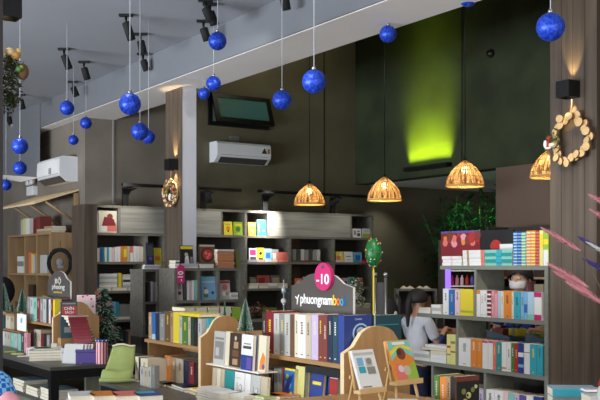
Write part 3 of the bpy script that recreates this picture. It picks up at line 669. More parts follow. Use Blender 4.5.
rowX(XR, Z2, [(442.8,448.5,.205,'white'),(448.7,454.5,.2,'blue'),(454.7,459.6,.2,'pale pink'),(459.8,466.8,.205,'yellow',[(.12,.2,'lime')]),(467,473.2,.205,'yellow',[(.12,.2,'lime')])], .16, 'second shelf left bay', 'books in the left bay of the second shelf', noun='book')
rowX(XR, Z2, [(476.4,480,.205,'white',[(.85,1,'orange')]),(480.2,483.2,.2,'white'),(483.4,486.6,.2,'white'),(486.8,491,.2,'dark red',[(i/6,i/6+.06,'white') for i in range(6)]),(491.2,494.3,.2,'pink'),(494.5,497.5,.2,'coral',[(0,.9,'pink')]),(497.7,500.4,.2,'pale blue'),(500.6,503.6,.2,'cream'),(503.8,511,.205,'orange'),(511.2,513.4,.2,'cream'),(513.6,520,.2,'turquoise'),(520.2,523.6,.2,'sky blue'),(523.8,527.2,.2,'sky blue',[(.25,.55,'blue')]),(527.4,533.8,.2,'pale blue',[(0,.2,'mint')]),(534,541.4,.2,'white',[(0,.2,'magenta'),(.82,1,'magenta')])], .16, 'second shelf right bay', 'books in the right bay of the second shelf', noun='book')
sX(418.5,430.3,Z2,2,.022,['white','cream'],'small pile at left end of second shelf')
sX(431,440.5,Z2,3,.024,['white','pale grey','white'],'pile left of the divider on second shelf')
Z3 = Zb[2]+.0005
rowX(XR, Z3, [(458.5,470.5,.215,'white'),(470.7,476.5,.215,'orange'),(476.7,482,.215,'orange'),(482.2,487.6,.212,'white',[(.93,1,'magenta')]),(487.8,492.6,.212,'white',[(.93,1,'magenta')]),(492.8,496,.212,'coral'),(496.2,501.3,.212,'teal'),(501.5,506.4,.212,'white',[(.08,.14,'orange')]),(506.6,510.6,.212,'white'),(510.8,514,.212,'green'),(514.2,517.8,.21,'red'),(518,523.6,.215,'royal blue',[(.55,.7,'white'),(.2,.3,'sky blue')]),(523.8,529.6,.218,'white',[(.7,.72,'black')]),(529.8,536.4,.218,'turquoise'),(536.6,542.6,.218,'turquoise')], .16, 'third shelf', 'books on the third shelf of the right bookcase', noun='book')
rowX(XR, Z3, [(446.6,450.4,.235,'pale yellow',[(.55,.62,'red'),(.3,.35,'olive')]),(450.6,455.4,.235,'pale yellow',[(.7,.78,'olive'),(.4,.45,'red')])], .16, 'left of divider third shelf', 'pale yellow pair left of the third shelf divider', noun='patterned book')
sX(413.5,429,Z3,3,.026,['white','pale grey','white'],'wide pile, left end of third shelf')
sX(430,446,Z3,3,.03,['white','white','cream'],'pile beside the pale yellow pair')
for i, c in enumerate(['cream','white']):
    zt = Z3+.0308*3+.002+i*.0215
    flat(f'{c} thin book resting crossways over the pile beside the pale yellow pair', (XR+.012, yX(421+i*3, XR), zt), -PI/2, yX(421,XR)-yX(445,XR), .13, .02, c, None)
Z4 = Zb[3]+.0005
rowX(XR, Z4, [(486,494,.235,'white'),(494.2,503,.235,'white'),(503.2,508,.235,'pale pink'),(508.2,514,.23,'mint'),(514.2,519,.23,'lilac'),(519.2,526,.23,'purple'),(526.2,533,.235,'white'),(533.2,542,.235,'royal blue',[(.0,.8,'white')])], .16, 'bottom visible shelf', 'books on the lowest visible shelf of the right bookcase', noun='book')
rowX(XR, Z4, [(462,466,.24,'white',[(.8,1,'magenta')]),(466.2,472,.24,'white'),(472.2,478,.22,'pale pink'),(478.2,483,.22,'lilac')], .16, 'low shelf behind dark cover', 'books low behind the dark golden flower cover', noun='book')
sX(433.5,446,Z4,6,.03,['white','pale grey','white','white','cream','white'],'pile low beside the hardbacks')
# ------------------------------------------------------------------ staff counter behind bookcase
ct = thing('counter', 'dark counter behind the right bookcase in front of the masked person', 'counter')
MB().box((5.60,4.62,.90),(5.84,5.98,.93), mat('counter_top', (70,84,98), .4)).build('counter_top', ct)
MB().box((5.62,4.64,0),(5.82,5.96,.8995), SHD).build('counter_body', ct)
for i, (px, c, w, h, lb) in enumerate([(497,'red brown',.13,.05,'red brown wrapped parcel on the counter'),(513,'yellow',.1,.06,'yellow parcel with green bow on the counter'),(533,'lime',.14,.035,'lime green parcel on the counter near the bookcase end')]):
    X = 5.64; y = yX(px, X); g = thing('gift_parcel', lb, 'parcel', (X, y, .9305))
    MB().box((0,-w/2,0),(.1,w/2,h), pm(c)).build('parcel_box', g, bevel=.004)
    MB().box((-.002,-.008,0),(.102,.008,h+.002), pm('cream' if i else 'dark red')).build('ribbon', g)
    if i == 1: MB().tube([(.05,-.02,h+.003),(.05,-.05,h+.035),(.05,0,h+.008),(.05,.05,h+.035),(.05,.02,h+.003)], .008, pm('dark green'), 8).build('bow', g)
for i, (pa, pb) in enumerate([(478,503),(516,541)]):
    X = 5.5; y0, y1 = yX(pa, XR+.12), yX(pb, XR+.12)
    lid = thing('document_folder', ['dark blue grey folder leaning behind the third shelf, left','dark blue grey folder leaning behind the third shelf, right'][i], 'folder', (XR+.19, y0, Z3), (0,0,-PI/2))
    MB().add([(0,0,0),(y0-y1,0,0),(y0-y1,0,.235),(.03,0,.275),(0,.004,0),(y0-y1,.004,0),(y0-y1,.004,.235),(.03,.004,.275)], [(0,1,2,3),(7,6,5,4),(0,4,5,1),(1,5,6,2),(2,6,7,3),(3,7,4,0)], mat('folder_blue_grey', (70,86,104), .5)).build('folder_cover', lid)
# product cooler with purple light behind left bay
pcx, pcy = loc(443, 9.2)
cl = thing('product_rack', 'purple lit product rack seen through the top left bay', 'rack', (pcx, pcy, 0), (0,0,R(-33.5)))
MB().box((0,.3,0),(.46,.32,1.75), SHD).box((0,0,0),(.02,.3,1.75), SHD).box((.44,0,0),(.46,.3,1.75), SHD).build('rack_body', cl)
for z in (1.0, 1.15, 1.30, 1.45, 1.62): MB().box((.021,.01,z-.012),(.439,.299,z), WPL).build('rack_shelf', cl)
MB().box((.022,-.004,1.0),(.075,.009,1.62), mat('led_purple', (150,110,255), .5, emit=.9)).build('led_strip', cl)
k = 0
for z in (1.1505, 1.3005):
    for j in range(7):
        xx = .10+.049*j; c = ['magenta','pale pink','purple','white','pink','red','lilac'][(j*3+k) % 7]; k += 1
        lc = Matrix.Rotation(R(-33.5), 4, 'Z') @ Vector((xx, .08, 0))
        bt = MB().lathe([(.0001,0),(.018,0),(.018,.07),(.008,.085),(.008,.1),(.0001,.1)], pm(c), 10).build('bottle', None, (pcx+lc.x, pcy+lc.y, z))
        tag(bt, f'{c} bottle, {ORD[j]} from left on the {"lower" if z < 1.2 else "upper"} visible purple rack shelf', 'bottle', 'bottles in the purple lit rack')
# ------------------------------------------------------------------ back wall bookshelves (front Y = 10.05)
YF = 10.05; ZS = [2.17, 1.862, 1.536, 1.21, .885, .56, .24]
def backshelf(px0, px1, vert, label, xmin=None, xmax=None, pan=None):
    x0, x1 = xmin or xY(px0, YF), xY(px1, YF)
    t = thing('tall_bookshelf', label, 'bookshelf')
    for z in ZS: MB().box((x0,YF,z-.028),(x1,10.388,z), SHG).build('shelf_board', t)
    MB().box((x0,10.389,0),(x1,10.3995,2.17), SHD).build('back_panel', t)
    for (px, k0, k1) in vert:
        x = xY(px, YF)
        for k in range(k0, k1):
            MB().box((x-.016,YF+.002,ZS[k+1]+.0005),(x+.016,10.388,ZS[k]-.0285), SHG).build('divider', t)
    for (pa, pb) in pan or []:
        xa, xb = xY(pa, YF), xY(pb, YF)
        MB().box((xa,YF-.004,ZS[1]+.0005),(xb,YF+.014,ZS[0]-.0285), SHGL).build('cabinet_door', t)
    MB().box((x0-.03,YF-.002,0),(x0-.0005,10.3995,2.17), SHG).build('side_panel', t)
    MB().box((x1+.0005,YF-.002,0),(x1+.03,10.3995,2.17), SHG).build('side_panel', t)
    return t
bl = backshelf(96, 164, [(119.5,0,1),(146.5,1,5)], 'grey wall bookshelf on the left, beneath the vertical pipe', pan=[(120.3,164)])
br = backshelf(196, 371.5, [(221.5,0,1),(246,0,6),(268.5,0,1),(290.5,1,6),(334,1,6),(351,0,1)], 'long grey wall bookshelf under the right air conditioner', pan=[(196,220.6),(269.3,350)])
struct('trim_5', MB().box((3.78,10.0,0),(3.93,10.39,2.17), WOODW))
# brown lined bay
x0, x1 = xY(292, YF), xY(333, YF)
BRN = mat('brown_lining', (96,72,54), .6, var=.2, scale=5, kind='woodx')
for k in range(1, 4): MB().box((x0,10.378,ZS[k+1]+.001),(x1-.3,10.3885,ZS[k]-.029), BRN).build('brown_lining', br)
def zz1(k): return ZS[k]+.0005
def cover(px0, px1, k, H, col, art, label, Y=YF+.03, T=.02, group=None, lean=.08):
    a, b = xY(px0, Y), xY(px1, Y); return fbook(label, (a, Y, zz1(k)), 0, b-a, T, H, col, art, group, lean)
# left shelf
cover(99,117.5,1,.25,'white',[('r',.05,.0,.95,.98,'cream'),('c',.6,.72,.16,'red brown'),('p',[(.15,.3),(.95,.3),(.8,.62),(.3,.72)],'dark red'),('r',.1,.06,.4,.3,'white'),('r',.45,.06,.95,.32,'coral')],'large pale cover with red figures on the left wall bookshelf, top bay', lean=.04)
cover(95,98.5,1,.24,'pale grey',[],'grey folder squeezed left of the cover with red figures')
rowY(YF+.03, zz1(2), [(96.5,98.4,.15,'white'),(98.5,100,.155,'cream'),(100.2,102.6,.165,'blue'),(102.7,104.5,.165,'teal'),(104.7,107,.16,'white'),(107.1,109,.165,'turquoise'),(109.1,112,.165,'white'),(112.1,114.6,.16,'pale pink'),(114.8,117.5,.165,'white'),(117.6,120.7,.17,'white'),(120.9,123.4,.18,'orange'),(123.6,127,.18,'orange',[(.3,.8,'yellow')]),(127.2,130,.18,'beige'),(130.2,133.4,.175,'coral',[(.0,.6,'white')]),(133.6,136.8,.18,'white'),(137,140,.18,'white'),(140.2,143.6,.18,'cream')], .16, 'upper left wall shelf', 'bright books on the upper left wall shelf', noun='book')
rowY(YF+.05, zz1(3)+.037, [(94.5,97,.11,'orange'),(97.1,98.8,.12,'blue')], .14, 'left wall shelf end', 'small orange and blue books on the left wall shelf', noun='book')
x = xY(98.9, YF+.03)
for i, (pa, pb, c, n, T) in enumerate([(99.5,117.5,'white',5,.03),(123,139,'white',5,.03)]):
    a, b = xY(pa, YF+.03), xY(pb, YF+.03)
    stack((a, YF+.03, zz1(3)+.038), 0, b-a, .15, T if i == 0 else .028, ['white','cream','white','pale grey','white'] if i == 0 else ['pale grey','white','dark grey','white','cream'], ['pile right of orange book, left wall shelf','pile right of yellow book, left wall shelf'][i], 'book piles on the third left wall shelf', .01, noun='book')
rowY(YF+.03, zz1(3)+.037, [(118.3,121.9,.165,'yellow')], .14, 'third left wall shelf between two piles', 'x', noun='book')
for i, (pa, pb, c) in enumerate([(93.5,112,'white'),(112.3,128,'pale grey'),(128.3,144,'white')]):
    a, b = xY(pa, YF+.01), xY(pb, YF+.01)
    flat(['white magazine beneath orange and blue books, left wall shelf','pale grey magazine beneath the yellow book, left wall shelf','white magazine at right end, third left wall shelf'][i], (a+.002, YF+.01, zz1(3)), 0, b-a-.006, .2, .036, c, None, pages=True)
rowY(YF+.03, zz1(4)+.03, [(110,116,.17,'sky blue'),(116.2,119,.17,'turquoise'),(119.3,128,.14,'grey'),(128.2,137,.14,'grey')], .14, 'fourth left wall shelf', 'blue and grey books on the fourth left wall shelf', noun='box file')
for i, (pa, pb, c) in enumerate([(106,118,'white'),(118.3,130,'white'),(130.3,144,'pale grey')]):
    a, b = xY(pa, YF+.01), xY(pb, YF+.01)
    flat(['white magazine under the blue box files','white magazine between two others, fourth left wall shelf','pale grey magazine at right, fourth left wall shelf'][i], (a+.002, YF+.01, zz1(4)), 0, b-a-.006, .18, .028, c, None, pages=True)
rowY(YF+.03, zz1(5), [(113,116,.2,'red'),(116.2,118.6,.2,'dark red'),(118.8,121,.19,'black'),(121.2,123.4,.19,'dark grey'),(123.6,126,.19,'black'),(126.2,128.6,.19,'dark grey'),(128.8,131,.19,'tan'),(131.2,133,.2,'orange')], .14, 'fifth left wall shelf', 'red and black books on the fifth left wall shelf', noun='book')
# right wall shelf
def face_a(c2, c3): return [('c',.5,.45,.25,c2),('r',.15,.7,.85,.85,c3),('r',.3,.08,.7,.14,c3)]
cover(224,232.6,1,.165,'orange',[('r',0,0,1,.98,'yellow'),('c',.5,.5,.25,'orange'),('c',.5,.3,.1,'black'),('r',.2,.75,.8,.85,'lime')],'yellow and orange cartoon cover, top row left of the lime one')
cover(233.8,243,1,.165,'lime',face_a('green','yellow'),'lime green cartoon cover, top row of the long wall bookshelf')
cover(248.5,256.3,1,.165,'orange',[('c',.5,.35,.22,'dark brown'),('c',.5,.35,.12,'cream'),('r',.1,.7,.9,.9,'tan')],'orange cover with round dark picture, top row')
cover(257.5,267.8,1,.2,'sky blue',[('r',0,0,1,.98,'turquoise'),('c',.6,.3,.08,'white'),('r',.1,.2,.25,.8,'sky blue')],'large turquoise cover next to the lit cabinet door')
cover(353,361.5,1,.12,'white',[('r',.15,.3,.4,.8,'grey'),('r',.5,.15,.85,.5,'dark grey'),('r',.5,.6,.85,.8,'grey')],'white cover with grey writing at top right bay')
cover(363,371,1,.125,'white',[('r',0,0,1,.45,'lime'),('r',.2,.6,.8,.8,'pale yellow')],'white and lime cover at top right bay end')
# bay 1 row 2 handled by rack in front; bay 2 row 2
gr2 = 'covers shown in the second row'
cover(249.5,257,2,.17,'white',[('r',.1,.5,.9,.9,'magenta'),('r',.1,.1,.9,.4,'dark grey')],'white cover with magenta top, second row', Y=YF+.06)
cover(257.3,264.5,2,.18,'yellow',[('c',.5,.6,.2,'black'),('r',.2,.1,.8,.3,'dark grey')],'yellow cover with black figure, second row', Y=YF+.06)
cover(264.8,272,2,.17,'sky blue',[('r',.2,.3,.8,.7,'blue'),('r',.1,.8,.9,.9,'white')],'pale blue cover right of the yellow one, second row', Y=YF+.06)
cover(272.3,279,2,.16,'grey',[('r',.1,.2,.6,.7,'pale pink')],'grey pink cover behind the coral one, second row', Y=YF+.06)
cover(278,288.5,2,.125,'coral',[('r',.1,.1,.9,.15,'pale pink')],'coral cover at right end of second row bay', Y=YF+.03)
for i, (pa, pb, c) in enumerate([(248,256,'lilac'),(256.4,264,'pale pink'),(264.4,272,'white'),(272.3,277.5,'cream')]):
    a, b = xY(pa, YF+.005), xY(pb, YF+.005)
    flat(f'{c} flat book at front of second row, below the {["magenta topped","yellow","pale blue","grey pink"][i]} cover', (a+.001, YF+.004, zz1(2)), 0, b-a-.004, .045, .03, c, 'flat books at the front of the second row')
rowY(YF+.05, zz1(2)+.022, [(293+i*4.0,296.7+i*4.0,.145-.008*(i % 2),['grey','dark grey','pale grey','grey','dark grey','grey','pale grey'][i]) for i in range(7)], .14, 'brown lined bay', 'grey comics in the brown lined bay', noun='comic', )
a, b = xY(291.8, YF), xY(322, YF)
tag(MB().box((a,YF,zz1(2)),(b,10.37,zz1(2)+.02), BRN).build('wooden_shelf_insert'), 'brown wooden slab under the grey comics', 'shelf insert')
cover(336.5,343.6,2,.14,'yellow',[('r',.1,.1,.5,.6,'coral'),('c',.6,.7,.15,'white')],'yellow cover with coral patch, right bay second row', Y=YF+.06)
cover(344.5,353,2,.14,'white',[('r',.2,.5,.8,.6,'grey'),('r',.3,.2,.7,.3,'pale grey')],'white cover between yellow and blue ones, right bay', Y=YF+.06)
cover(354,362,2,.135,'sky blue',[('r',.2,.2,.8,.7,'blue')],'blue cover beside the green balloon ornament, right bay', Y=YF+.06)
for i, (pa, pb, c) in enumerate([(336,344,'pale pink'),(344.3,353,'white'),(353.3,361,'turquoise'),(361.3,367,'magenta')]):
    a, b = xY(pa, YF+.005), xY(pb, YF+.005)
    flat(f'{c} flat book at front of right bay, second row', (a+.001, YF+.004, zz1(2)), 0, b-a-.004, .045, .028, c, 'flat books at the front of the right bay')
# row 3
def srow(px0, px1, k, cols, n, T, where, group, Y=YF+.01, D=.2, w=9):
    m = max(1, round((px1-px0)/w)); 
    for j in range(m):
        a = xY(px0+(px1-px0)*j/m, Y); b = xY(px0+(px1-px0)*(j+1)/m, Y)
        stack((a+.002, Y, zz1(k)), 0, b-a-.009, D, T, [cols[(j+q) % len(cols)] for q in range(n)], f'{ORD[j]} pile from left, {where}', group, .004, noun='book')
srow(249,288,3,['white','cream','pale grey'],2,.03,'third row centre bay','white piles in the third row centre bay')
cover(250,257,3,.14,'grey',[('r',.1,.2,.9,.8,'pale grey')],'grey cover behind white piles, third row',Y=YF+.22); cover(257.5,270,3,.16,'coral',[('r',.1,.1,.6,.8,'red')],'red cover behind white piles, third row',Y=YF+.22); cover(271,288,3,.16,'grey',[('r',.1,.1,.5,.8,'beige'),('r',.55,.1,.9,.8,'pale grey')],'wide grey beige cover behind white piles, third row',Y=YF+.22)
cover(295,303,3,.12,'coral',[('c',.5,.5,.3,'cream')],'coral cover with cream dot left in third brown bay'); cover(304,311,3,.14,'pink',[('r',.2,.2,.8,.8,'coral')],'pink cover behind the sign edge, third brown bay')
cover(337,343,3,.12,'coral',[('c',.5,.5,.3,'white')],'coral cover with white dot, third row right bay'); cover(343.5,348.5,3,.12,'lilac',[('c',.5,.5,.3,'purple')],'lilac cover with purple dot, third row right bay'); cover(349,355,3,.13,'mint',[('c',.5,.6,.35,'green')],'mint cover with green dot, third row right bay'); cover(355.5,363,3,.12,'tan',[('r',.1,.4,.9,.8,'red')],'tan cover with red band, third row right bay')
srow(355,371,4,['white','cream'],3,.035,'fourth row right bay','white piles in the fourth row right bay')
srow(355,371,5,['white','pale grey'],3,.035,'fifth row right bay','white piles in the fifth row right bay')
srow(200,244,3,['white','pale grey','dark grey'],1,.02,'third row left bay','thin piles in the third row left bay')
srow(249,262,4,['pale grey','grey'],3,.03,'fourth row centre bay','grey piles in the fourth row centre bay')
# ------------------------------------------------------------------ free standing racks in front of the wall shelves
def lowrack(px0, px1, Y, Z, posts, label):
    t = thing('low_bookcase', label, 'bookcase'); x0, x1 = xY(px0, Y), xY(px1, Y)
    for z in Z: MB().box((x0,Y,z-.025),(x1,Y+.33,z), SHG).build('shelf_board', t)
    for px in posts:
        x = xY(px, Y)
        for k in (0, 1): MB().box((x-.012,Y+.004,Z[k+1]+.0005),(x+.012,Y+.32,Z[k]-.0255), SHG).build('divider', t)
    MB().box((x0,Y+.03,0),(x1,Y+.31,Z[2]-.0255), SHD).build('base', t)
    return t
YM = 8.8; ZM = [1.458, 1.13, .80]
lowrack(143, 164.5, YM, ZM, (144.3, 158.5, 163.5), 'grey waist high bookcase left of the brown face of the middle pillar')
def cvM(px0, px1, k, H, col, art, label, dy=.03, T=.02, dz=0):
    a, b = xY(px0, YM+dy), xY(px1, YM+dy); return fbook(label, (a, YM+dy, ZM[k]+.0005+dz), 0, b-a, T, H, col, art, None, .1)
cvM(147.5,154.5,0,.27,'navy',[('r',.1,.5,.9,.9,'dark grey'),('c',.5,.4,.25,'purple')],'navy cover on low bookcase left of the yellow card',.09)
cvM(153.5,162,0,.22,'orange',[('r',0,0,1,.98,'yellow'),('r',.2,.4,.8,.6,'orange')],'orange yellow card on low bookcase top left of the pillar',.14,dz=0)
stack((xY(145,YM), YM+.005, ZM[0]+.0005), 0, xY(162,YM)-xY(146,YM), .065, .014, ['white','lilac','white'], 'thin pile left of the pillar on the low bookcase', 'magazines on the low bookcase', 0)
rowY(YM+.02, ZM[1]+.0005, [(146,148.4,.2,'black'),(148.6,150.6,.2,'dark grey'),(150.8,153,.205,'pale grey'),(153.2,155.2,.2,'grey'),(155.4,157.4,.2,'lilac')], .15, 'low bookcase left bay', 'grey books in the low bookcase left bay', noun='spine')
YM = 7.66; ZM = [1.472, 1.182, .86]
lowrack(174.5, 243, YM, ZM, (175.6, 199.5, 218.8, 241.8), 'long grey waist high bookcase in front of the middle pillar')
cvM(181.2,193.8,0,.205,'black',[('r',.02,.84,.98,.97,'yellow'),('c',.45,.6,.14,'beige'),('p',[(.25,.02),(.7,.02),(.6,.55),(.35,.5)],'white'),('r',.75,.1,.95,.5,'grey')],'black magazine with white dressed figure beside the grey pillar',.07)
stack((xY(182,YM), YM+.005, ZM[0]+.0005), 0, xY(199,YM)-xY(183,YM), .05, .013, ['white','pale grey','lilac'], 'thin pile before the black magazine', 'magazines before the black magazine', 0)
stack((xY(175.5,YM), YM+.005, ZM[0]+.0005), 0, .04, .13, .013, ['white','pale pink','white','dark grey','white'], 'narrow pile left of the black magazine', 'narrow magazines left of the black magazine', .0)
cvM(200.5,215.5,0,.215,'dark brown',[('r',0,0,1,1,'brown'),('c',.5,.56,.43,'black'),('c',.5,.58,.34,'red'),('c',.4,.64,.1,'coral'),('c',.62,.58,.1,'coral'),('c',.5,.46,.09,'coral'),('r',.2,.08,.8,.15,'cream'),('r',0,.92,1,1,'beige')],'dark cookbook cover with bowl of red food',.07,T=.03)
stack((xY(200.5,YM), YM+.005, ZM[0]+.0005), 0, .14, .05, .012, ['white','white','cream'], 'thin pile below the cookbook', 'magazines before the cookbook', 0)
stack((xY(218.5,YM), YM+.02, ZM[0]+.0005), 0, xY(235,YM)-xY(218.5,YM), .14, .0135, ['tan','coral','tan','orange','tan','coral','tan','orange','tan','coral','tan','white'], 'tall pile on low bookcase', 'tan books in the tall pile on the low bookcase', .03, pages=False)
cvM(236.5,240.5,0,.17,'olive',[],'olive grey cover leaning right of the tall tan pile',.05)
rowY(YM+.02, ZM[1]+.0005, [(184,187,.18,'dark grey'),(187.2,189.4,.18,'white'),(189.6,191.8,.17,'pale pink'),(192,194.6,.18,'white'),(194.8,198,.185,'mint')], .15, 'low bookcase by pillar', 'books in the low bookcase bay by the pillar', noun='spine')
cvM(177,183,1,.165,'pale grey',[('c',.5,.4,.3,'dark red'),('r',.2,.6,.8,.9,'grey')],'grey cover with dark red spot under the magenta tag')
cvM(200.6,217.6,1,.215,'turquoise',[('r',0,0,1,.98,'sky blue'),('c',.35,.35,.13,'white'),('c',.3,.5,.06,'red'),('r',.2,.1,.45,.25,'green'),('c',.72,.3,.08,'royal blue'),('r',.15,.72,.85,.8,'pale blue'),('r',0,0,.08,1,'blue')],'sky blue cartoon cover in the low bookcase')
cvM(219.8,230.5,1,.175,'pale grey',[('c',.55,.65,.25,'coral'),('r',.1,.85,.95,.97,'red'),('c',.4,.3,.2,'white'),('c',.7,.3,.12,'tan')],'pale grey cover with red top right of sky blue one')
stack((xY(231.5,YM), YM+.02, ZM[1]+.0005), 0, .08, .16, .02, ['white','pale grey','white'], 'small pile right end of low bookcase', 'small pile in the low bookcase', .02)
mt = thing('discount_tag', 'magenta rounded discount tag reading -10 in front of the middle pillar', 'sign tag')
X_ = xY(181, YM-.02); Wt = .036
outl = []
for k in range(24):
    q = 2*PI*k/24; u = Wt*math.cos(q); v = .03*math.sin(q)+(.055 if math.sin(q) > 0 else -.055); outl.append((X_+u, 1.415+v))
MB().prism(outl, YM-.022, YM-.014, pm('magenta')).build('tag_board', mt)
text('-10', .07, WT, mt, (X_+.018, YM-.024, 1.40), (PI/2, PI/2*-1, 0), 'lettering', .0008)
MB().box((X_-.005,YM-.0135,1.455),(X_+.005,YM-.0005,1.465), BLK).build('clip', mt)
# ------------------------------------------------------------------ island behind stand B (cream page piles)
ie = thing('display_island', 'grey display island behind the middle book stand, carrying cream pages', 'island')
ix, iy = loc(183, 7.6); 
MB().box((ix,6.60,.0),(4.35,6.95,1.04), SHD).build('island_body', ie)
MB().box((ix-.02,6.56,1.0405),(4.38,7.0,1.062), SHG).build('island_top', ie)
for j, (pa, pb) in enumerate([(185,196),(196.5,208),(208.5,220),(220.5,232)]):
    a, b = xY(pa, 6.6), xY(pb, 6.6)
    stack((a, 6.6, 1.0625), 0, b-a-.006, .22, .026, ['cream','white','cream','pale yellow'][:4 if j < 3 else 4], f'{ORD[j]} page pile from left, display island', 'cream page piles on the display island', .006, pages=True)
a, b = xY(232.5, 6.6), xY(241, 6.6)
book('green box file standing right of the cream page piles', (a, 6.6, 1.0625), 0, b-a, .2, .1, 'lime', None, False)
ob = thing('card_box', 'olive box with yellow dot behind the large sign stand', 'box', (xY(266,6.65), 6.68, 1.0625))
MB().box((0,0,0),(.125,.06,.085), mat('olive_dark', (96,100,30), .6)).build('box_body', ob, bevel=.003)
MB().prism([(.03+.01*math.cos(k), .06+.01*math.sin(k)) for k in [j*PI/5 for j in range(10)]], -.0015, -.0002, pm('yellow'), 'y').build('dot', ob)
def bush(name, label, c, r, m, n, leaf, seed, cat='plant', sc=(1,1,1), extra=None):
    rr = random.Random(seed); t = thing(name, label, cat, c); mb = MB()
    for k in range(n):
        d = Vector((rr.gauss(0,1), rr.gauss(0,1), rr.gauss(0,1))).normalized()*r*rr.uniform(.45,1); d = Vector((d.x*sc[0], d.y*sc[1], d.z*sc[2]))
        u = Vector((rr.gauss(0,1), rr.gauss(0,1), rr.gauss(0,1))).normalized(); w = u.orthogonal().normalized()
        mb.add([d-u*leaf, d+w*leaf*.4, d+u*leaf, d-w*leaf*.4], [(0,1,2),(0,2,3)], m[k % len(m)])
    mb.build('foliage', t); return t
DB = [mat('dried_brown', (70,48,36), .8), mat('dried_rust', (130,64,40), .8), mat('dried_dark', (40,34,28), .8)]
for i, (px, d, r) in enumerate([(252,7.7,.05),(259,7.8,.065),(282,7.6,.05)]):
    x, y = loc(px, d)
    y = 6.75; x = xY(px, 6.75)
    t = bush('dried_flowers', ['brown dried flowers left of the olive box','taller rust dried flowers touching the olive box','reddish dried flowers right of the olive box'][i], (x, y, 1.0625+r), r, DB, 160, .014, i, 'dried flowers')
    MB().lathe([(.0001,-r),(.03,-r),(.036,-r*.3),(.0001,-r*.3)], pm('dark brown'), 14).build('pot', t)
# globe candlestick
gx, gy = xY(285, 6.6), 6.62
g = thing('candle_stand', 'tall glass candle stand with white and green ornament left of the big sign', 'ornament', (gx, gy, 1.0625))
GL = mat('glassy', (200,210,214), .1, metal=.5)
MB().lathe([(.0001,0),(.04,0),(.035,.01),(.006,.02),(.006,.1),(.014,.11),(.006,.12),(.006,.2),(.02,.21),(.02,.25),(.006,.26),(.005,.31),(.0001,.32)], GL, 14).build('stem', g)
MB().ball((0,-.0,.14), .024, WPL, 12).build('ornament_ball', g)
MB().box((.03,-.01,.20),(.09,.0,.215), pm('blue')).box((0,-.006,.205),(.03,-.002,.21), pm('blue')).build('blue_clip', g)
# white flocked plants right of sign
FL = [mat('flock_white', (196,200,186), .9), mat('flock_green', (96,108,84), .9), mat('flock_brown', (110,84,60), .9)]
x, y = xY(357,6.9), 6.9
tag(MB().box((xY(346,6.7),6.7,0),(xY(371,6.7),7.1,1.12), SHG).build('plinth', bevel=.004), 'grey plinth under the flocked white plants right of the sign', 'plinth')
bush('flocked_plant', 'white flocked leafy plant, upper of two beside the big sign', (x,6.9,1.30), .09, FL, 500, .014, 5, sc=(.7,.7,1.0))
bush('flocked_plant', 'white flocked leafy plant, lower of two beside the big sign', (x-.01,6.86,1.175), .054, FL, 300, .013, 6, sc=(1.3,1,1.0))
# balloon-like ornament on stick
bx_, by_ = loc(373.5, 7.0)
bo = thing('topiary_ornament', 'dark green oval ornament with red and white dots on yellow stick', 'ornament', (bx_, by_, 0))
zc = EYE+(265-252.5)/F*7.0
GN = mat('ornament_green', (20,110,50), .35, var=.4, scale=30)
MB().ball((0,0,zc), .062, GN, 20, (1,1,1.72)).build('oval_body', bo)
mb = MB(); rr = random.Random(2)
for k in range(46):
    a_, b_ = rr.uniform(0, 2*PI), rr.uniform(-1.3, 1.3); p = (.062*math.cos(a_)*math.cos(b_), .062*math.sin(a_)*math.cos(b_), zc+.107*math.sin(b_))
    mb.ball(p, rr.uniform(.004,.009), [pm('red'), pm('white'), pm('coral'), pm('lime')][k % 4], 6)
mb.build('dots', bo)
MB().tube([(0,0,.02),(0,0,zc-.104)], .006, pm('yellow'), 8).build('stick', bo)
MB().lathe([(.0001,0),(.12,0),(.12,.02),(.0001,.025)], BLK, 20).build('base', bo)
# metal poles + black bag
mp = thing('post_display_rack', 'steel two post frame with round knobs behind the blue books', 'rack', (*loc(380, 7.6), 0), (0,0,R(-33.5)))
for s in (-.04, .045):
    MB().tube([(s,0,0),(s,0,1.40)], .014, CHR, 10).ball((s,0,1.425), .02, CHR, 12).build('post', mp)
MB().box((-.025,-.005,.3),(.03,.005,1.36), mat('frame_grey', (60,60,60), .5)).build('infill_panel', mp)
MB().box((-.12,-.12,0),(.12,.12,.02), BLK).build('base', mp)
bk = thing('backpack', 'black backpack with beige strap patch hanging left of the girl', 'bag', (*loc(391, 7.9), .78))
MB().ball((0,0,.22), .11, BLKM, 18, (.85,.5,2.0)).ball((-.07,0,.16), .1, BLKM, 14, (1,.6,1.3)).build('bag_body', bk)
MB().tube([(.02,-.06,.1),(.03,-.075,.3),(.05,-.05,.44),(.06,0,.47)], .012, BLKM, 8).build('strap', bk)
MB().ball((0,-.062,.30), .02, pm('beige'), 10, (1,.5,2)).build('strap_patch', bk)
MB().tube([(0,0,.43),(0,.06,.47),(0,.12,.46)], .008, BLKM, 6).build('hook_loop', bk)
hk = tag(MB().tube([(*loc(391,7.98),0),(*loc(391,7.98),1.23)], .012, BLK, 8).tube([(loc(391,7.98)[0]-.12,loc(391,7.98)[1],.012),(loc(391,7.98)[0]+.12,loc(391,7.98)[1],.012)],.012,BLK,6).build('coat_stand'), 'thin black stand carrying the black backpack', 'stand')
bk2 = thing('backpack', 'black soft bag at the far left edge behind the large snowy tree', 'bag', (*loc(3, 10.6), 1.05))
MB().ball((0,0,.16), .15, BLKM, 18, (.9,.5,1.08)).build('bag_body', bk2)
MB().tube([(.0,0,.2),(-.02,0,.28),(-.08,0,.3)], .015, BLKM, 8).build('handle', bk2)
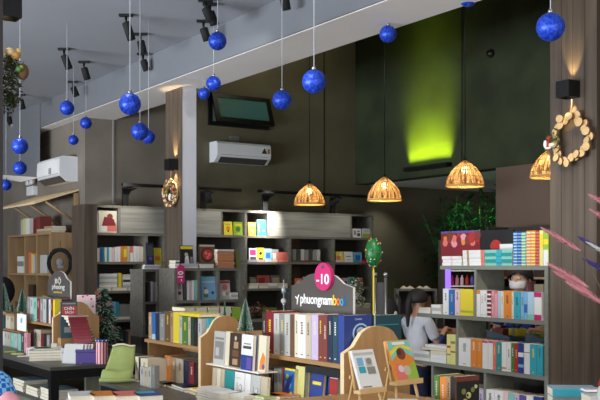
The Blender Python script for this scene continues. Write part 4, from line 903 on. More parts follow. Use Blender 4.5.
tag(MB().box((loc(3,10.6)[0]-.1,loc(3,10.6)[1]-.05,0),(loc(3,10.6)[0]+.1,loc(3,10.6)[1]+.08,1.045), SHD).build('display_riser'), 'grey riser box under the black soft bag at far left', 'riser')
# cabinet behind the girl
cg = thing('low_bookcase', 'grey shelf cabinet behind the girl with open books on top', 'bookcase', (*loc(397, 9.9), 0), (0,0,R(-33.5)))
w = .42
MB().box((0,.3,0),(w,.32,1.25), SHD).build('back_panel', cg)
for xx in (0, .2, w-.02): MB().box((xx,0,0),(xx+.02,.2995,1.229), SHG).build('side_panel', cg)
for z in (.5, .98): MB().box((.021,0.002,z-.02),(.199,.299,z), SHG).box((.221,0.002,z-.02),(w-.0205,.299,z), SHG).build('shelf_board', cg)
MB().box((0,-.0,1.2295),(w,.32,1.25), SHG).build('cabinet_top', cg)
lc = Matrix.Rotation(R(-33.5), 4, 'Z')
for i in range(2):
    o = Vector((*loc(397, 9.9), 1.2505)) + (lc @ Vector((.05+.17*i, .1, 0)))
    ob_ = thing('open_book', ['left open cream book on the cabinet behind the girl','right open cream book on the cabinet behind the girl'][i], 'book', o, (0,0,R(-33.5)))
    MB().add([(0,0,.0),(.04,0,.026),(.075,0,.008),(.11,0,.026),(.15,0,0),(0,.12,0),(.04,.12,.03),(.075,.12,.01),(.11,.12,.03),(.15,.12,0)], [(0,1,6,5),(1,2,7,6),(2,3,8,7),(3,4,9,8),(0,5,9,4),(0,4,3,2,1),(5,6,7,8,9)], PAGE).build('page_block', ob_)
o = Vector((*loc(397, 9.9), .981)) + (lc @ Vector((.24, .1, 0)))
fbook('orange brown folder standing inside the cabinet behind the girl', o, R(-33.5), .13, .03, .19, 'tan', [('r',0,0,1,1,'brown')], None, .0)
# ------------------------------------------------------------------ cream slatted shelf by the side wall
cs = thing('wooden_bookcase', 'pale pine bookcase with sloping canopy at the far left', 'bookcase')
X0, X1 = 3.62, 3.93; Y0, Y1 = 10.62, 12.3
ZC = [1.875, 1.40, .92, .44]
for z in ZC: MB().box((X0,Y0,z-.022),(X1,Y1,z), PINE).build('shelf_board', cs)
ysd = [Y0, yX(49.5,X0), yX(37,X0), yX(25,X0), Y1-.022]
for i, y in enumerate(ysd): 
    for k in range(4):
        z1 = ZC[k]-.0225; z0 = ZC[k+1]+.0005 if k < 3 else 0
        MB().box((X0+.001,y,z0),(X1-.001,y+.024,z1), PINE).build('divider', cs)
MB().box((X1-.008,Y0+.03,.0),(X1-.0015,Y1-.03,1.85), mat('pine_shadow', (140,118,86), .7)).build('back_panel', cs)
MB().box((X1-.045,Y0-.045,0),(X1,Y0-.0005,2.33), PINE).build('corner_post', cs)
MB().add([(3.42,10.58,2.19),(3.42,12.2,2.19),(3.935,12.2,2.36),(3.935,10.58,2.36),(3.42,10.58,2.21),(3.42,12.2,2.21),(3.935,12.2,2.38),(3.935,10.58,2.38)], [(0,3,2,1),(4,5,6,7),(0,1,5,4),(1,2,6,5),(2,3,7,6),(3,0,4,7)], PLYE).build('canopy', cs)
for y in (10.6, 11.2, 11.8): MB().tube([(3.925,y,1.98),(3.55,y,2.22)], .014, PINE, 6).build('brace', cs)
rowX(X0+.03, ZC[0]+.0005, [(20.5,23,.19,'pale grey'),(23,26,.2,'pale yellow'),(26,29.5,.2,'white')], .14, 'pine bookcase top, left', 'pale books on top of the pine bookcase', False)
rowX(X0+.03, ZC[0]+.0005, [(33,36,.19,'dark red'),(36,40,.2,'red brown')], .14, 'pine bookcase top, middle', 'red books on top of the pine bookcase', False)
for i, (y, n) in enumerate([(11.22,2),(10.95,3)]):
    stack((X0+.03, y, ZC[0]+.0005), -PI/2, .24, .17, .025, [['tan','beige','tan'][k] for k in range(n)], ['short pile on top of the pine bookcase','taller pile at right on top of pine bookcase'][i], 'flat books on top of the pine bookcase', .05)
rowX(X0+.03, ZC[1]+.0005, [(17,23.5,.21,'white',[(.4,.7,'grey')]),(28.5,30.8,.26,'coral'),(30.9,32.5,.24,'yellow'),(32.6,34.8,.22,'pale grey'),(40,47,.22,'pale grey')], .14, 'pine bookcase middle level', 'books in the pine bookcase middle level', False)
rowX(X0+.03, ZC[2]+.0005, [(28,33,.34,'dark brown'),(38.5,42,.2,'black'),(42.2,47,.22,'yellow',[(0,.5,'brown')]),(15,22,.12,'brown')], .14, 'pine bookcase lower level', 'books in the pine bookcase lower level', False)
# dark twig ring hanging on its end
rg = thing('twig_wreath', 'large dark round wreath hanging on the pine bookcase end', 'wreath', (xY(60.5,10.45), 10.47, EYE+(265-263)/F*10.7), (0,0,R(-25)))
mb = MB(); rr = random.Random(4)
for k in range(26):
    ph = rr.uniform(0, 6.28); rad = .122+rr.uniform(-.014,.014); 
    mb.tube([((rad+.008*math.sin(3*q+ph))*math.cos(q), .012*math.sin(2*q+ph), (rad+.008*math.cos(2*q+ph))*math.sin(q)*1.25) for q in [2*PI*j/26 for j in range(27)]], .0045, BLKM, 5)
mb.build('twig_ring', rg)
MB().ball((0,.015,.01), .045, mat('figure_grey', (120,118,116), .7), 12, (1,.4,1.1)).ball((.01,.012,-.045), .04, mat('figure_grey', (120,118,116), .7), 12, (1.2,.4,.6)).build('grey_figure', rg)
MB().tube([(0,.01,.15),(0,.03,.2),(0,.09,.25)], .003, BLKM, 5).build('hanging_loop', rg)
# ------------------------------------------------------------------ air conditioners, window, safety signs
ACM = mat('ac_white', (226,228,230), .4)
def ac(name_label, ox, oy, rot, W, z0, H=.28, Dp=.21):
    t = thing('air_conditioner', name_label, 'air conditioner', (ox, oy, z0), (0,0,rot))
    out = [(0,0),(-Dp*.55,0),(-Dp*.95,.07),(-Dp,.12),(-Dp*.97,H-.03),(-Dp*.85,H),(0,H)]
    MB().prism(out, 0, W, ACM, 'x').build('casing', t, bevel=.006)
    MB().add([(.05,-Dp*.58,-.002),(W-.05,-Dp*.58,-.002),(W-.05,-Dp*.93,.058),(.05,-Dp*.93,.058),(.05,-Dp*.6,-.008),(W-.05,-Dp*.6,-.008),(W-.05,-Dp*.97,.052),(.05,-Dp*.97,.052)], [(0,1,2,3),(7,6,5,4),(0,4,5,1),(1,5,6,2),(2,6,7,3),(3,7,4,0)], mat('ac_louvre_dark', (60,60,60), .5)).build('louvre', t)
    MB().box((.04,-Dp-.003,.085),(W-.04,-Dp*.98,.089), mat('ac_line', (150,150,150))).build('panel_seam', t)
    return t
x0 = xY(209.5, 10.399); x1 = xY(271, 10.19)
a2 = ac('white wall air conditioner below the small window', x0, 10.399, 0, x1-x0, zz(164.5, (x0+x1)/2, 10.19)+.02, .25)
MB().prism([((x1-x0)-.14,.13),((x1-x0)-.1,.2),((x1-x0)-.06,.13)], -.217, -.2135, mat('sticker_dark', (50,50,48)), 'y').build('warning_sticker', a2)
MB().box(((x1-x0)-.05,-.2165,.13),((x1-x0)-.025,-.2135,.19), mat('sticker_gold', (150,120,50))).build('sticker', a2)
a1 = ac('white air conditioner on the side wall above the pine bookcase', 3.939, 11.44, -PI/2, .81, 2.47, .29, .22)
MB().box((.45,-.2265,.1),(.53,-.2235,.17), mat('ac_line', (150,150,150))).build('energy_label', a1)
es = thing('exit_sign', 'small green lit exit sign with running figure at far left', 'sign', (xY(25.3,12.6), 12.62, 0))
sx = xY(33.3,12.6)-xY(25.3,12.6); zE = EYE+(265-199)/F*dep(xY(29,12.6),12.6)
MB().box((0,0,zE),(sx,.03,zE+.11), BLK).build('casing', es)
MB().box((.008,-.002,zE+.008),(sx-.008,-.0003,zE+.102), mat('exit_green', (10,170,80), .5, emit=1.1)).build('lit_panel', es)
text('EXIT', .05, mat('exit_text', (210,255,220), .5, emit=1.2), es, (sx/2, -.003, zE+.035), (PI/2,0,0), 'lettering', .0006, width=sx*.7)
MB().tube([(sx/2,.015,zE+.11),(sx/2,.015,2.74)], .006, BLK, 6).build('rod', es)
el = thing('emergency_light', 'white twin head emergency light below the side wall air conditioner', 'emergency light', (3.9395, 12.2, 2.40))
MB().box((-.07,-.13,0),(-.0005,.13,.12), ACM).build('battery_box', el, bevel=.006)
for s in (-1, 1): MB().lathe([(.0001,-.03),(.05,-.03),(.055,.0),(.055,.03),(.0001,.03)], ACM, 16).build('lamp_head', el, (-.06, s*.07, .19), (0, -PI/2, 0))
# small window
wx0, wx1 = xY(208, 10.39), xY(268, 10.39); wz0, wz1 = zz(125, wx0, 10.39), zz(92.5, wx0, 10.39)
w = thing('window_1', None, None); w['kind'] = 'structure'
mb = MB(); t_ = .05
mb.box((wx0,10.36,wz0),(wx1,10.399,wz0+t_),BLK).box((wx0,10.36,wz1-t_),(wx1,10.399,wz1),BLK).box((wx0,10.36,wz0+t_),(wx0+t_,10.399,wz1-t_),BLK).box((wx1-t_,10.36,wz0+t_),(wx1,10.399,wz1-t_),BLK)
mb.build('window_frame', w)
MB().box((wx0+t_,10.392,wz0+t_),(wx1-t_,10.398,wz1-t_), mat('window_sky', (120,136,130), .3, emit=.12)).build('outside_view', w)
W_, H_ = wx1-wx0-.04, wz1-wz0-.02
sash = MB(); sash.box((0,0,-H_),(W_,.03,-H_+.06),BLK).box((0,0,-.05),(W_,.03,0),BLK).box((0,0,-H_+.06),(.06,.03,-.05),BLK).box((W_-.06,0,-H_+.06),(W_,.03,-.05),BLK)
s_ = sash.build('window_sash', w, (wx0+.02,10.32,wz1-.01), (R(-20),0,0))
GLS = mat('window_glass_teal', (70,110,106), .15, metal=.0, emit=.05)
MB().box((.06,.01,-H_+.06),(W_-.06,.018,-.05), GLS).build('pane', w, (wx0+.02,10.32,wz1-.01), (R(-20),0,0))
tag(MB().box((xY(230,10.39),10.385,zz(143,xY(235,10.39),10.39)),(xY(239,10.39),10.3995,zz(136,xY(235,10.39),10.39)), mat('cable_box', (110,112,104), .5)).build('junction_box'), 'small grey junction box above the right air conditioner', 'box')
wpx = at(489,53,9.9); ysc = yX(489, 7.75)
cam = thing('round_fitting', 'tiny dark round fitting high on the green wall', 'wall fitting', (7.788, ysc, zz(53,7.75,ysc)), (0,-PI/2,0))
MB().lathe([(.0001,0),(.05,0),(.05,.02),(.03,.05),(.0001,.055)], BLK, 16).build('dome', cam)
# ------------------------------------------------------------------ track rails on arms over the wall shelves
def rail(px0, px1, arms, label, spots, Yr=9.95, zr=2.40):
    xa, xb = xY(px0, Yr), xY(px1, Yr); t = thing('track_light_rail', label, 'light rail')
    MB().box((xa,Yr-.018,zr-.018),(xb,Yr+.018,zr+.018), BLK).build('rail', t)
    for px in arms:
        x = xY(px, Yr+.16); mb = MB()
        mb.prism([(x-.035,2.1715),(x+.035,2.1715),(x+.035,zr-.12),(x+.06,zr-.06),(x+.15,zr-.019),(x-.035,zr-.019)], Yr+.14, Yr+.17, BLK).box((x-.03,Yr+.018,zr-.04),(x+.03,Yr+.14,zr-.019), BLK)
        mb.build('bracket', t)
    return t, zr
def housing(parent, p, d, Ln, r):
    d = Vector(d).normalized(); q = d.to_track_quat('Z', 'Y').to_euler()
    o = MB().lathe([(.0001,0),(r*.9,0),(r,.01),(r,Ln),(r*.82,Ln),(r*.8,Ln-.02),(.0001,Ln-.02)], BLKM, 16).build('lamp_housing', parent, p, q)
    MB().lathe([(.0001,Ln-.018),(r*.78,Ln-.018),(r*.78,Ln-.014),(.0001,Ln-.012)], mat('lens_lit', (255,244,220), .5, emit=4), 14).build('lens', parent, p, q)
    return o
def spotlight(p, d, e, ang=60, col=(1,.93,.82), blend=.8, r=.04):
    l = bpy.data.lights.new('spot', 'SPOT'); l.energy = e; l.spot_size = R(ang); l.spot_blend = blend; l.color = col; l.shadow_soft_size = r
    o = bpy.data.objects.new('spot_lamp', l); COL.objects.link(o); o.location = p; o.rotation_euler = Vector(d).to_track_quat('-Z', 'Y').to_euler(); return o
r1, zr = rail(122, 163, [125], 'black light rail on curved bracket above the left wall bookshelf', [])
r2, zr = rail(199, 241, [203], 'black light rail carrying a spotlight, above the left cabinet door', [])
r3, zr = rail(258, 371, [264.5, 332.5], 'long black light rail on two brackets behind the first two pendant lamps', [])
for (px, d, lb, dirv) in [(208,0,'black spotlight on the rail right of the grey pillar',(.25,.25,-.75)),(337,0,'black spotlight on the long rail below the leftmost pendant lamp',(-.35,.45,-.35)),(138,0,'black spotlight hidden behind',(0,.4,-.6))][:2]:
    x = xY(px, 9.95); s = thing('track_spotlight', lb, 'spotlight', (x, 9.95, 2.3815))
    MB().box((-.03,-.012,-.02),(.03,.012,0), BLK).tube([(0,0,-.02),(0,0,-.045)], .008, BLK, 6).build('mount', s)
    p0 = Vector((0,0,-.045))-Vector(dirv).normalized()*.03
    housing(s, p0, dirv, .13, .038)
# ceiling spotlights
cl = [(64,48,72,70),(84,61,89.5,80.5),(73,81,79,96.5),(126,14,134.5,41.5),(140.5,33,145,55),(143,53,148,67),(203.5,20,209.5,40),(210,3,217.5,24.5),(205.5,-1,213,16),(284,-14,288,10),(20.5,94,24.5,110),(8,112,13,125)]
desc = ['large black ceiling spotlight above the round blue ball at left','black ceiling spotlight second from left in the long diagonal row','small black ceiling spotlight below the two at left','largest black ceiling spotlight above the biggest blue ball at left','black upright ceiling spotlight right of the largest one','small black ceiling spotlight under the upright one','black ceiling spotlight left of the ball at top centre','black ceiling spotlight directly above the top centre ball','partly cropped black ceiling spotlight at the top edge','black ceiling spotlight cut by the top edge left of the long thread','black ceiling spotlight beside the foliage wreath','small black ceiling spotlight at far left near the sloped bulkhead']
SP = []
for (a, b, c, d_), lb in zip(cl, desc):
    dd = 1.99*950/(265-b); p = at(a, b, dd); p.z = 3.489; q = at(c, d_, dd)
    if p.x > 3.7: p.x = 3.7; q.x = min(q.x, 3.72)
    s = thing('spotlight', lb, 'spotlight', p, (0,0,R(-33.5)))
    MB().box((-.055,-.02,-.02),(.055,.02,0), BLK).build('canopy', s, bevel=.003)
    h = Vector((0,0,-.065)); v = (q-p); vl = Matrix.Rotation(R(33.5), 3, 'Z') @ v; vl.y += .02
    n = vl.normalized(); Ln = max(.12, v.length-.06)
    MB().tube([(0,0,-.02),(.0,0,-.05),h], .01, BLK, 8).build('swivel', s)
    housing(s, h, n, Ln*.86, .034)
    SP.append((q, v.normalized()))
# ------------------------------------------------------------------ blue balls
BB = bpy.data.materials.new('blue_glitter'); BB.use_nodes = True; nt = BB.node_tree; b = nt.nodes['Principled BSDF']
tc = nt.nodes.new('ShaderNodeTexCoord'); n = nt.nodes.new('ShaderNodeTexNoise'); n.inputs['Scale'].default_value = 90; n.inputs['Detail'].default_value = 3
cr = nt.nodes.new('ShaderNodeValToRGB'); cr.color_ramp.elements[0].position = .35; cr.color_ramp.elements[1].position = .72
cr.color_ramp.elements[0].color = (*lin((10,40,165)),1); cr.color_ramp.elements[1].color = (*lin((52,98,225)),1)
bp_ = nt.nodes.new('ShaderNodeBump'); bp_.inputs['Strength'].default_value = .5; bp_.inputs['Distance'].default_value = .004
nt.links.new(tc.outputs['Object'], n.inputs[0]); nt.links.new(n.outputs[0], cr.inputs[0]); nt.links.new(cr.outputs[0], b.inputs['Base Color']); nt.links.new(n.outputs[0], bp_.inputs['Height']); nt.links.new(bp_.outputs[0], b.inputs['Normal'])
b.inputs['Roughness'].default_value = .38; b.inputs['Metallic'].default_value = .35
THR = mat('thread_white', (190,194,200), .6)
balls = [(130,104,11,.06,'large blue glitter ball below the largest ceiling spotlight'),(67,108,7.3,.06,'blue ball under the large left spotlight'),(86,123,6,.06,'small blue ball left of centre pair, just above the side wall corner'),(73.5,140,5,.05,'tiny blue ball right above the side wall air conditioner'),
 (20,146,8.2,.06,'blue ball at far left, upper of two in line'),(20,168,6.8,.06,'blue ball at far left, lower of two in line'),(6,185,5.6,.055,'small blue ball nearest the left edge, above the canopy'),(140,131.5,8.8,.06,'front one of the overlapping pair of blue balls'),(148.5,137,6.8,.055,'rear smaller one of the overlapping pair of blue balls'),
 (217.5,41,9.2,.06,'blue ball at top centre hanging under ceiling spotlights'),(213.5,83.5,7.5,.06,'blue ball above the window corner, larger of two'),(204,93.5,6,.054,'small blue ball touching the left of the window'),(282,100,9.7,.06,'blue ball right of the small window'),(314,81.5,12,.06,'large blue ball at centre on a long thread'),
 (388,34,8.6,.06,'blue ball against the beam edge, right of centre'),(468,-2,9,.058,'blue ball cropped by the top edge'),(550.5,27,14.2,.06,'largest blue ball, in front of the right pillar')]
for px, py, rp, r, lb in balls:
    d = r*F/rp; c = at(px, py, d); t = thing('bauble', lb, 'christmas ball', c)
    top = 3.489 if c.x < 3.78 else 3.184
    if c.x > 4.29: print('BALL OUT', px, c)
    MB().ball((0,0,0), r, BB, 28).build('ball', t)
    MB().lathe([(.0001,0),(.011,0),(.011,.014),(.004,.018),(.0001,.018)], CHR, 12, (0,0,r-.002)).build('cap', t)
    MB().tube([(0,0,r+.014),(0,0,top-c.z)], .0022, THR, 5).build('thread', t)
# ------------------------------------------------------------------ pendant lamps
RAT = bpy.data.materials.new('rattan_weave'); RAT.use_nodes = True; nt = RAT.node_tree; b = nt.nodes['Principled BSDF']
tc = nt.nodes.new('ShaderNodeTexCoord'); sp_ = nt.nodes.new('ShaderNodeSeparateXYZ'); at2 = nt.nodes.new('ShaderNodeMath'); at2.operation = 'ARCTAN2'
nt.links.new(tc.outputs['Object'], sp_.inputs[0]); nt.links.new(sp_.outputs[1], at2.inputs[0]); nt.links.new(sp_.outputs[0], at2.inputs[1])
cb = nt.nodes.new('ShaderNodeCombineXYZ'); nt.links.new(at2.outputs[0], cb.inputs[0]); nt.links.new(sp_.outputs[2], cb.inputs[1])
mp = nt.nodes.new('ShaderNodeMapping'); mp.inputs['Scale'].default_value = (7, 9, 1); nt.links.new(cb.outputs[0], mp.inputs[0])
n = nt.nodes.new('ShaderNodeTexNoise'); n.inputs['Scale'].default_value = 1.2; nt.links.new(mp.outputs[0], n.inputs[0])
cr = nt.nodes.new('ShaderNodeValToRGB'); cr.color_ramp.elements[0].position = .42; cr.color_ramp.elements[1].position = .56
cr.color_ramp.elements[0].color = (*lin((104,70,36)),1); cr.color_ramp.elements[1].color = (*lin((216,178,118)),1)
nt.links.new(n.outputs[0], cr.inputs[0]); nt.links.new(cr.outputs[0], b.inputs['Base Color']); b.inputs['Roughness'].default_value = .6
tr_ = nt.nodes.new('ShaderNodeBsdfTranslucent'); nt.links.new(cr.outputs[0], tr_.inputs[0]); mx = nt.nodes.new('ShaderNodeMixShader'); mx.inputs[0].default_value = .4
nt.links.new(b.outputs[0], mx.inputs[1]); nt.links.new(tr_.outputs[0], mx.inputs[2]); nt.links.new(mx.outputs[0], nt.nodes['Material Output'].inputs[0])
RIB = mat('rattan_rib', (190,136,70), .6, trans=.25)
RIM = mat('rattan_rim', (228,184,110), .6, trans=.3)
pend = [(309.5,205,6.05,'leftmost rattan dome pendant lamp, before the long light rail'),(384.5,201,6.1,'rattan dome pendant lamp second from left, by the dark recess'),(465,187,6.1,'rattan dome pendant lamp over the bamboo'),(551.5,178,6.1,'rattan dome pendant lamp half hidden behind the right pillar')]
for i, (px, py, X, lb) in enumerate(pend):
    y = yX(px, X); z = zz(py, X, y); t = thing('pendant_lamp', lb, 'pendant lamp', (X, y, z), (0,0,i*.7)); Rr, Hh = .175, .235
    prof = [(max(.016, Rr*math.cos(PI/2*k/12)**.72), .012+Hh*k/12) for k in range(13)]
    prof[-1] = (.016, .012+Hh)
    n_ = 40
    mb = MB()   # woven strips with gaps between
    for j in range(n_):
        a0 = 2*PI*j/n_; a1 = a0+2*PI/n_*.80
        vs = []
        for r, zq in prof:
            for a in (a0, a1): vs.append((r*math.cos(a), r*math.sin(a), zq))
        mb.add(vs, [(2*k, 2*k+1, 2*k+3, 2*k+2) for k in range(12)], RAT, True)
    mb.build('woven_strips', t)
    mb = MB()
    for j in range(20):
        a = 2*PI*j/20; mb.tube([((r-.003)*math.cos(a), (r-.003)*math.sin(a), zq) for r, zq in prof], .0022, RIB, 5)
    for k in (2, 4, 7, 9):
        r, zq = prof[k]; mb.tube([((r+.001)*math.cos(a), (r+.001)*math.sin(a), zq) for a in [2*PI*j/30 for j in range(31)]], .003, RIB, 5)
    mb.build('frame_hoops', t)
    MB().lathe([(Rr-.004,0),(Rr+.003,0),(Rr+.003,.02),(Rr-.004,.02)], RIM, 40, closed=True).build('rim', t)
    MB().lathe([(.0001,Hh-.04),(.018,Hh-.04),(.018,Hh+.03),(.004,Hh+.045),(.0001,Hh+.045)], BLK, 14).build('socket', t)
    MB().ball((0,0,Hh-.075), .032, mat('bulb_lit', (255,236,190), .5, emit=9), 14).build('bulb', t)
    MB().tube([(0,0,Hh+.04),(0,0,6.0-z)], .004, BLK, 6).build('cord', t)
    l = bpy.data.lights.new('pendant', 'POINT'); l.energy = 4.2; l.color = (1,.80,.52); l.shadow_soft_size = .03
    o = bpy.data.objects.new('pendant_bulb_light', l); COL.objects.link(o); o.location = (X, y, z+.1)
# ------------------------------------------------------------------ sconces and wreaths
def sconce(face_x, y, z, label, s=.12, e=6, sgn=-1):
    x0, x1 = (face_x-s-.001, face_x-.001) if sgn < 0 else (face_x+.001, face_x+s+.001)
    t = thing('sconce_lamp', label, 'wall lamp', ((x0+x1)/2, y, z))
    h = s/2; mb = MB(); w = .006
    for a, b in [((-h,-h,-h),(-h+w,h,h)),((h-w,-h,-h),(h,h,h)),((-h+w,-h,-h),(h-w,-h+w,h)),((-h+w,h-w,-h),(h-w,h,h)),((-h+w,-h+w,-.004),(h-w,h-w,.004))]: mb.box(a, b, BLK)
    mb.build('lamp_box', t)
    for k in (-1, 1):
        MB().box((-h*.5,-h*.5,min(k*.006,k*.012)),(h*.5,h*.5,max(k*.006,k*.012)), mat('sconce_led', (255,214,140), .5, emit=6)).build('led', t)
        l = bpy.data.lights.new('sconce', 'SPOT'); l.energy = e; l.spot_size = R(48); l.spot_blend = .5; l.color = (1,.74,.36); l.shadow_soft_size = .008
        o = bpy.data.objects.new('sconce_light', l); COL.objects.link(o); o.location = ((x0+x1)/2, y, z+k*(.03)); o.rotation_euler = (Vector((.25 if sgn < 0 else -.25,0,k))).to_track_quat('-Z','Y').to_euler()
yS = yX(568, XP-.055); sconce(XP, yS+.0, zz(89.5, XP-.06, yS), 'black cube wall lamp with warm light on the right pillar', .112, 12)
yS1 = c1y0+.20; xs1 = 4.03
sconce(4.03, yX(172, 3.98), zz(165, 3.97, 8.25), 'black cube wall lamp on the middle pillar above the dried wreath', .105, 16)
sconce(X3, y3+.09, zz(3, X3, y3), 'black cube wall lamp at the top left corner', .11, 4, 1)
# log slice wreath on right pillar
def logwreath():
    yc, zc = yX(573.5, XP-.02), zz(139.5, XP, yX(573, XP)); R0 = .145
    t = thing('log_slice_wreath', 'ring of sawn log slices hanging on the right pillar', 'wreath', (XP-.03, yc, zc)); rr = random.Random(8)
    BARK = mat('bark', (120,88,56), .8); SL = mat('log_face', (222,184,128), .6, var=.12, scale=40)
    n = 30
    for k in range(n):
        a = 2*PI*k/n; r0 = R0+rr.choice([-.016,.0,.016]); rad = rr.uniform(.024,.031); c = Vector((-.012*(k % 3)-.004, r0*math.cos(a), r0*math.sin(a)*1.02))
        m = MB(); m.lathe([(rad,0),(rad,.016)], BARK, 14).lathe([(.0001,.0162),(rad*.92,.0162),(rad,.015)], SL, 14).lathe([(.0001,0),(rad,0)], SL, 14)
        m.build('log_slice', t, c, (rr.uniform(-.2,.2), -PI/2+rr.uniform(-.25,.25), 0))
    MB().tube([(.008,R0*math.cos(q),R0*math.sin(q)) for q in [2*PI*j/30 for j in range(31)]], .006, BARK, 6).build('backing_ring', t)
    MB().tube([(-.02,0,R0+.02),(-.005,.0,R0+.12)], .0025, mat('rope', (190,160,100), .8), 5).build('hanging_cord', t)
    mb = MB(); 
    for k in range(120):
        c = Vector((-.04+rr.uniform(-.015,.015), R0*.98+rr.gauss(0,.03), -.0+rr.gauss(0,.03)-.0)); u = Vector((rr.gauss(0,.5), rr.gauss(0,1), rr.gauss(0,1))).normalized(); w = u.orthogonal().normalized()
        mb.add([c-u*.018, c+w*.006, c+u*.018, c-w*.006], [(0,1,2),(0,2,3)], [pm('dark green'), pm('green'), pm('olive')][k % 3])
    mb.build('leaves', t)
    mb = MB()
    for k in range(6): mb.ball((-.06, R0+.02+rr.uniform(-.03,.03), .0+rr.uniform(-.045,.03)), .011, pm('red'), 10)
    mb.build('berries', t)
    MB().ball((-.055,R0-.01,-.03), .022, pm('cream'), 10, (.5,1.5,.7)).ball((-.055,R0+.045,-.02), .02, pm('white'), 10, (.5,.8,1.4)).ball((-.06,R0+.015,-.05),.016,pm('white'),10,(.6,1.6,.6)).build('cotton_bow', t)
logwreath()
def ringwreath(label, c, R0, mats, seed, rotz, n=150, flat=.5, s=.018):
    rr = random.Random(seed); t = thing('dried_wreath', label, 'wreath', c, (0,0,rotz)); mb = MB()
    for k in range(n):
        a = rr.uniform(0, 2*PI); r = R0+rr.gauss(0,.014); p = Vector((-.02+rr.uniform(-.02,.015), r*math.cos(a), r*math.sin(a)))
        mb.ball(p, rr.uniform(.5,1)*s, mats[k % len(mats)], 6, (flat,1,1))
    mb.build('dried_ring', t)
    MB().tube([(.01,R0*math.cos(q),R0*math.sin(q)) for q in [2*PI*j/24 for j in range(25)]], .012, mats[0], 6).build('backing_ring', t)
    return t
HUS = [mat('husk_cream', (226,196,140), .7), mat('husk_gold', (196,148,78), .7), mat('husk_brown', (132,88,48), .7), mat('husk_red', (150,56,40), .7), mat('husk_pale', (232,214,170), .7), mat('husk_green',(96,104,50),.7)]
wr = ringwreath('small dried flower wreath hanging on the middle pillar', (3.99, yX(171, 3.99), zz(193.5, 3.99, yX(171,3.99))), .108, HUS, 3, 0, 190)
MB().ball((-.035,-.05,-.04), .03, pm('white'), 10, (.5,.9,1.2)).build('white_bow', wr)
MB().tube([(-.005,0,.12),(.0,0,.22)], .003, HUS[1], 5).build('hanging_cord', wr)
# foliage wreath left pillar
fw = thing('foliage_wreath', 'green and gold foliage wreath on the left pillar at the top left', 'wreath', (X3+.055, y3+.06, zz(76, X3, y3)))
rr = random.Random(11); mb = MB()
GM = [mat('leaf_dark', (34,46,26), .7), mat('leaf_mid', (64,84,38), .7), mat('leaf_brown', (82,66,36), .7)]
for k in range(900):
    a = rr.uniform(0, 2*PI); r = .12+rr.gauss(0,.022); c = Vector((rr.gauss(0,.022), rr.gauss(0,.015)+.0, r*math.sin(a)-.01)); c.x += .02*math.cos(a)
    if abs(c.z) > .17: continue
    u = Vector((rr.gauss(0,1), rr.gauss(0,1), rr.gauss(-.4,1))).normalized()*.015; w = u.orthogonal().normalized()*.005
    mb.add([c-u, c+w, c+u, c-w], [(0,1,2),(0,2,3)], GM[k % 3])
mb.build('foliage', fw)
mb = MB()
for c, r, m in [((.02,-.03,.125),.028,'husk_gold'),((-.01,-.03,.14),.026,'husk_cream'),((.035,-.03,.15),.018,'husk_cream')]: mb.ball(c, r, MC[m], 10, (1,.8,.8))
mb.build('gold_ribbon', fw)
MB().ball((.065,-.01,.045), .04, mat('cone_brown', (110,78,50), .8), 14, (.8,.8,1.1)).build('pine_cone', fw)
MB().ball((.035,-.04,.05), .018, pm('green'), 10).ball((.045,-.045,.06), .012, pm('lime'), 8).build('green_fruit', fw)
MB().tube([(-.055,.0,.0),(-.03,.0,.0)], .004, BLK, 5).build('hook', fw)
# ------------------------------------------------------------------ bottle brush trees
BRG = mat('needle_green', (60,128,92), .8); BRS = mat('needle_snow', (206,220,214), .8); BRD = mat('needle_dark', (34,84,62), .8)
def brush(label, x, y, z, h, r, n, seed):
    rr = random.Random(seed); t = thing('bottlebrush_tree', label, 'ornamental tree', (x, y, z))
    MB().lathe([(.0001,0),(r*.42,0),(r*.42,h*.04),(.0001,h*.05)], pm('beige'), 16).build('base', t)
    MB().tube([(0,0,h*.04),(0,0,h*.98)], r*.05, pm('dark brown'), 6).build('trunk', t)
    mb = MB()
    for k in range(n):
        s = k/n; zc = h*(.1+.9*s); rad = r*(1-s)**.85*rr.uniform(.82,1.06)+r*.03; a = k*2.39996+rr.uniform(-.2,.2)
        o = Vector((math.cos(a), math.sin(a), rr.uniform(-.12,.22))); tn = Vector((-math.sin(a), math.cos(a), 0))*r*.055; c0 = Vector((0,0,zc)); mid = c0+o*rad*.84; e = c0+o*rad
        mb.add([c0-tn*.5, c0+tn*.5, mid+tn, mid-tn], [(0,1,2,3)], BRG if k % 3 else BRD); mb.add([mid-tn, mid+tn, e], [(0,1,2)], BRS)
        tz = Vector((0,0,r*.055)); mb.add([c0-tz*.5, c0+tz*.5, mid+tz, mid-tz], [(0,1,2,3)], BRG); mb.add([mid-tz, mid+tz, e], [(0,1,2)], BRS)
    mb.build('needles', t)
def brush_at(label, px, d, zb, ytop, rpx, n=700, seed=1):
    x, y = loc(px, d); h = EYE+(265-ytop)/F*d-zb; brush(label, x, y, zb, h, rpx/F*d, n, seed)
brush_at('snowy green bottlebrush tree at far left edge, largest of three', 4, 8.73, 1.0605, 283, 7, 700, 1)
brush_at('snowy green bottlebrush tree right of the large one at far left', 22.5, 8.55, 1.0605, 288, 6, 700, 2)
brush_at('tiny bottlebrush tree between the two bigger ones at far left', 12.5, 8.75, 1.0605, 303, 2.6, 300, 3)
yq = 5.05
brush('tiny snowy bottlebrush tree behind the plywood bell top', xY(228.5, 5.12), 5.12, 1.0185, zz(300.5,2.7,5.12)-1.0185, .022, 400, 4) if False else None
tag(MB().box((2.63,4.66,.8065+.13),(2.9,4.9,1.10), PLY).build('display_riser', bevel=.003) if False else MB().box((2.70,4.52,.7505),(2.98,4.92,1.105), PLY).build('display_riser', bevel=.003), 'plywood riser box under the larger bottlebrush tree', 'riser')
x, y = xY(245.5, 4.7), 4.7
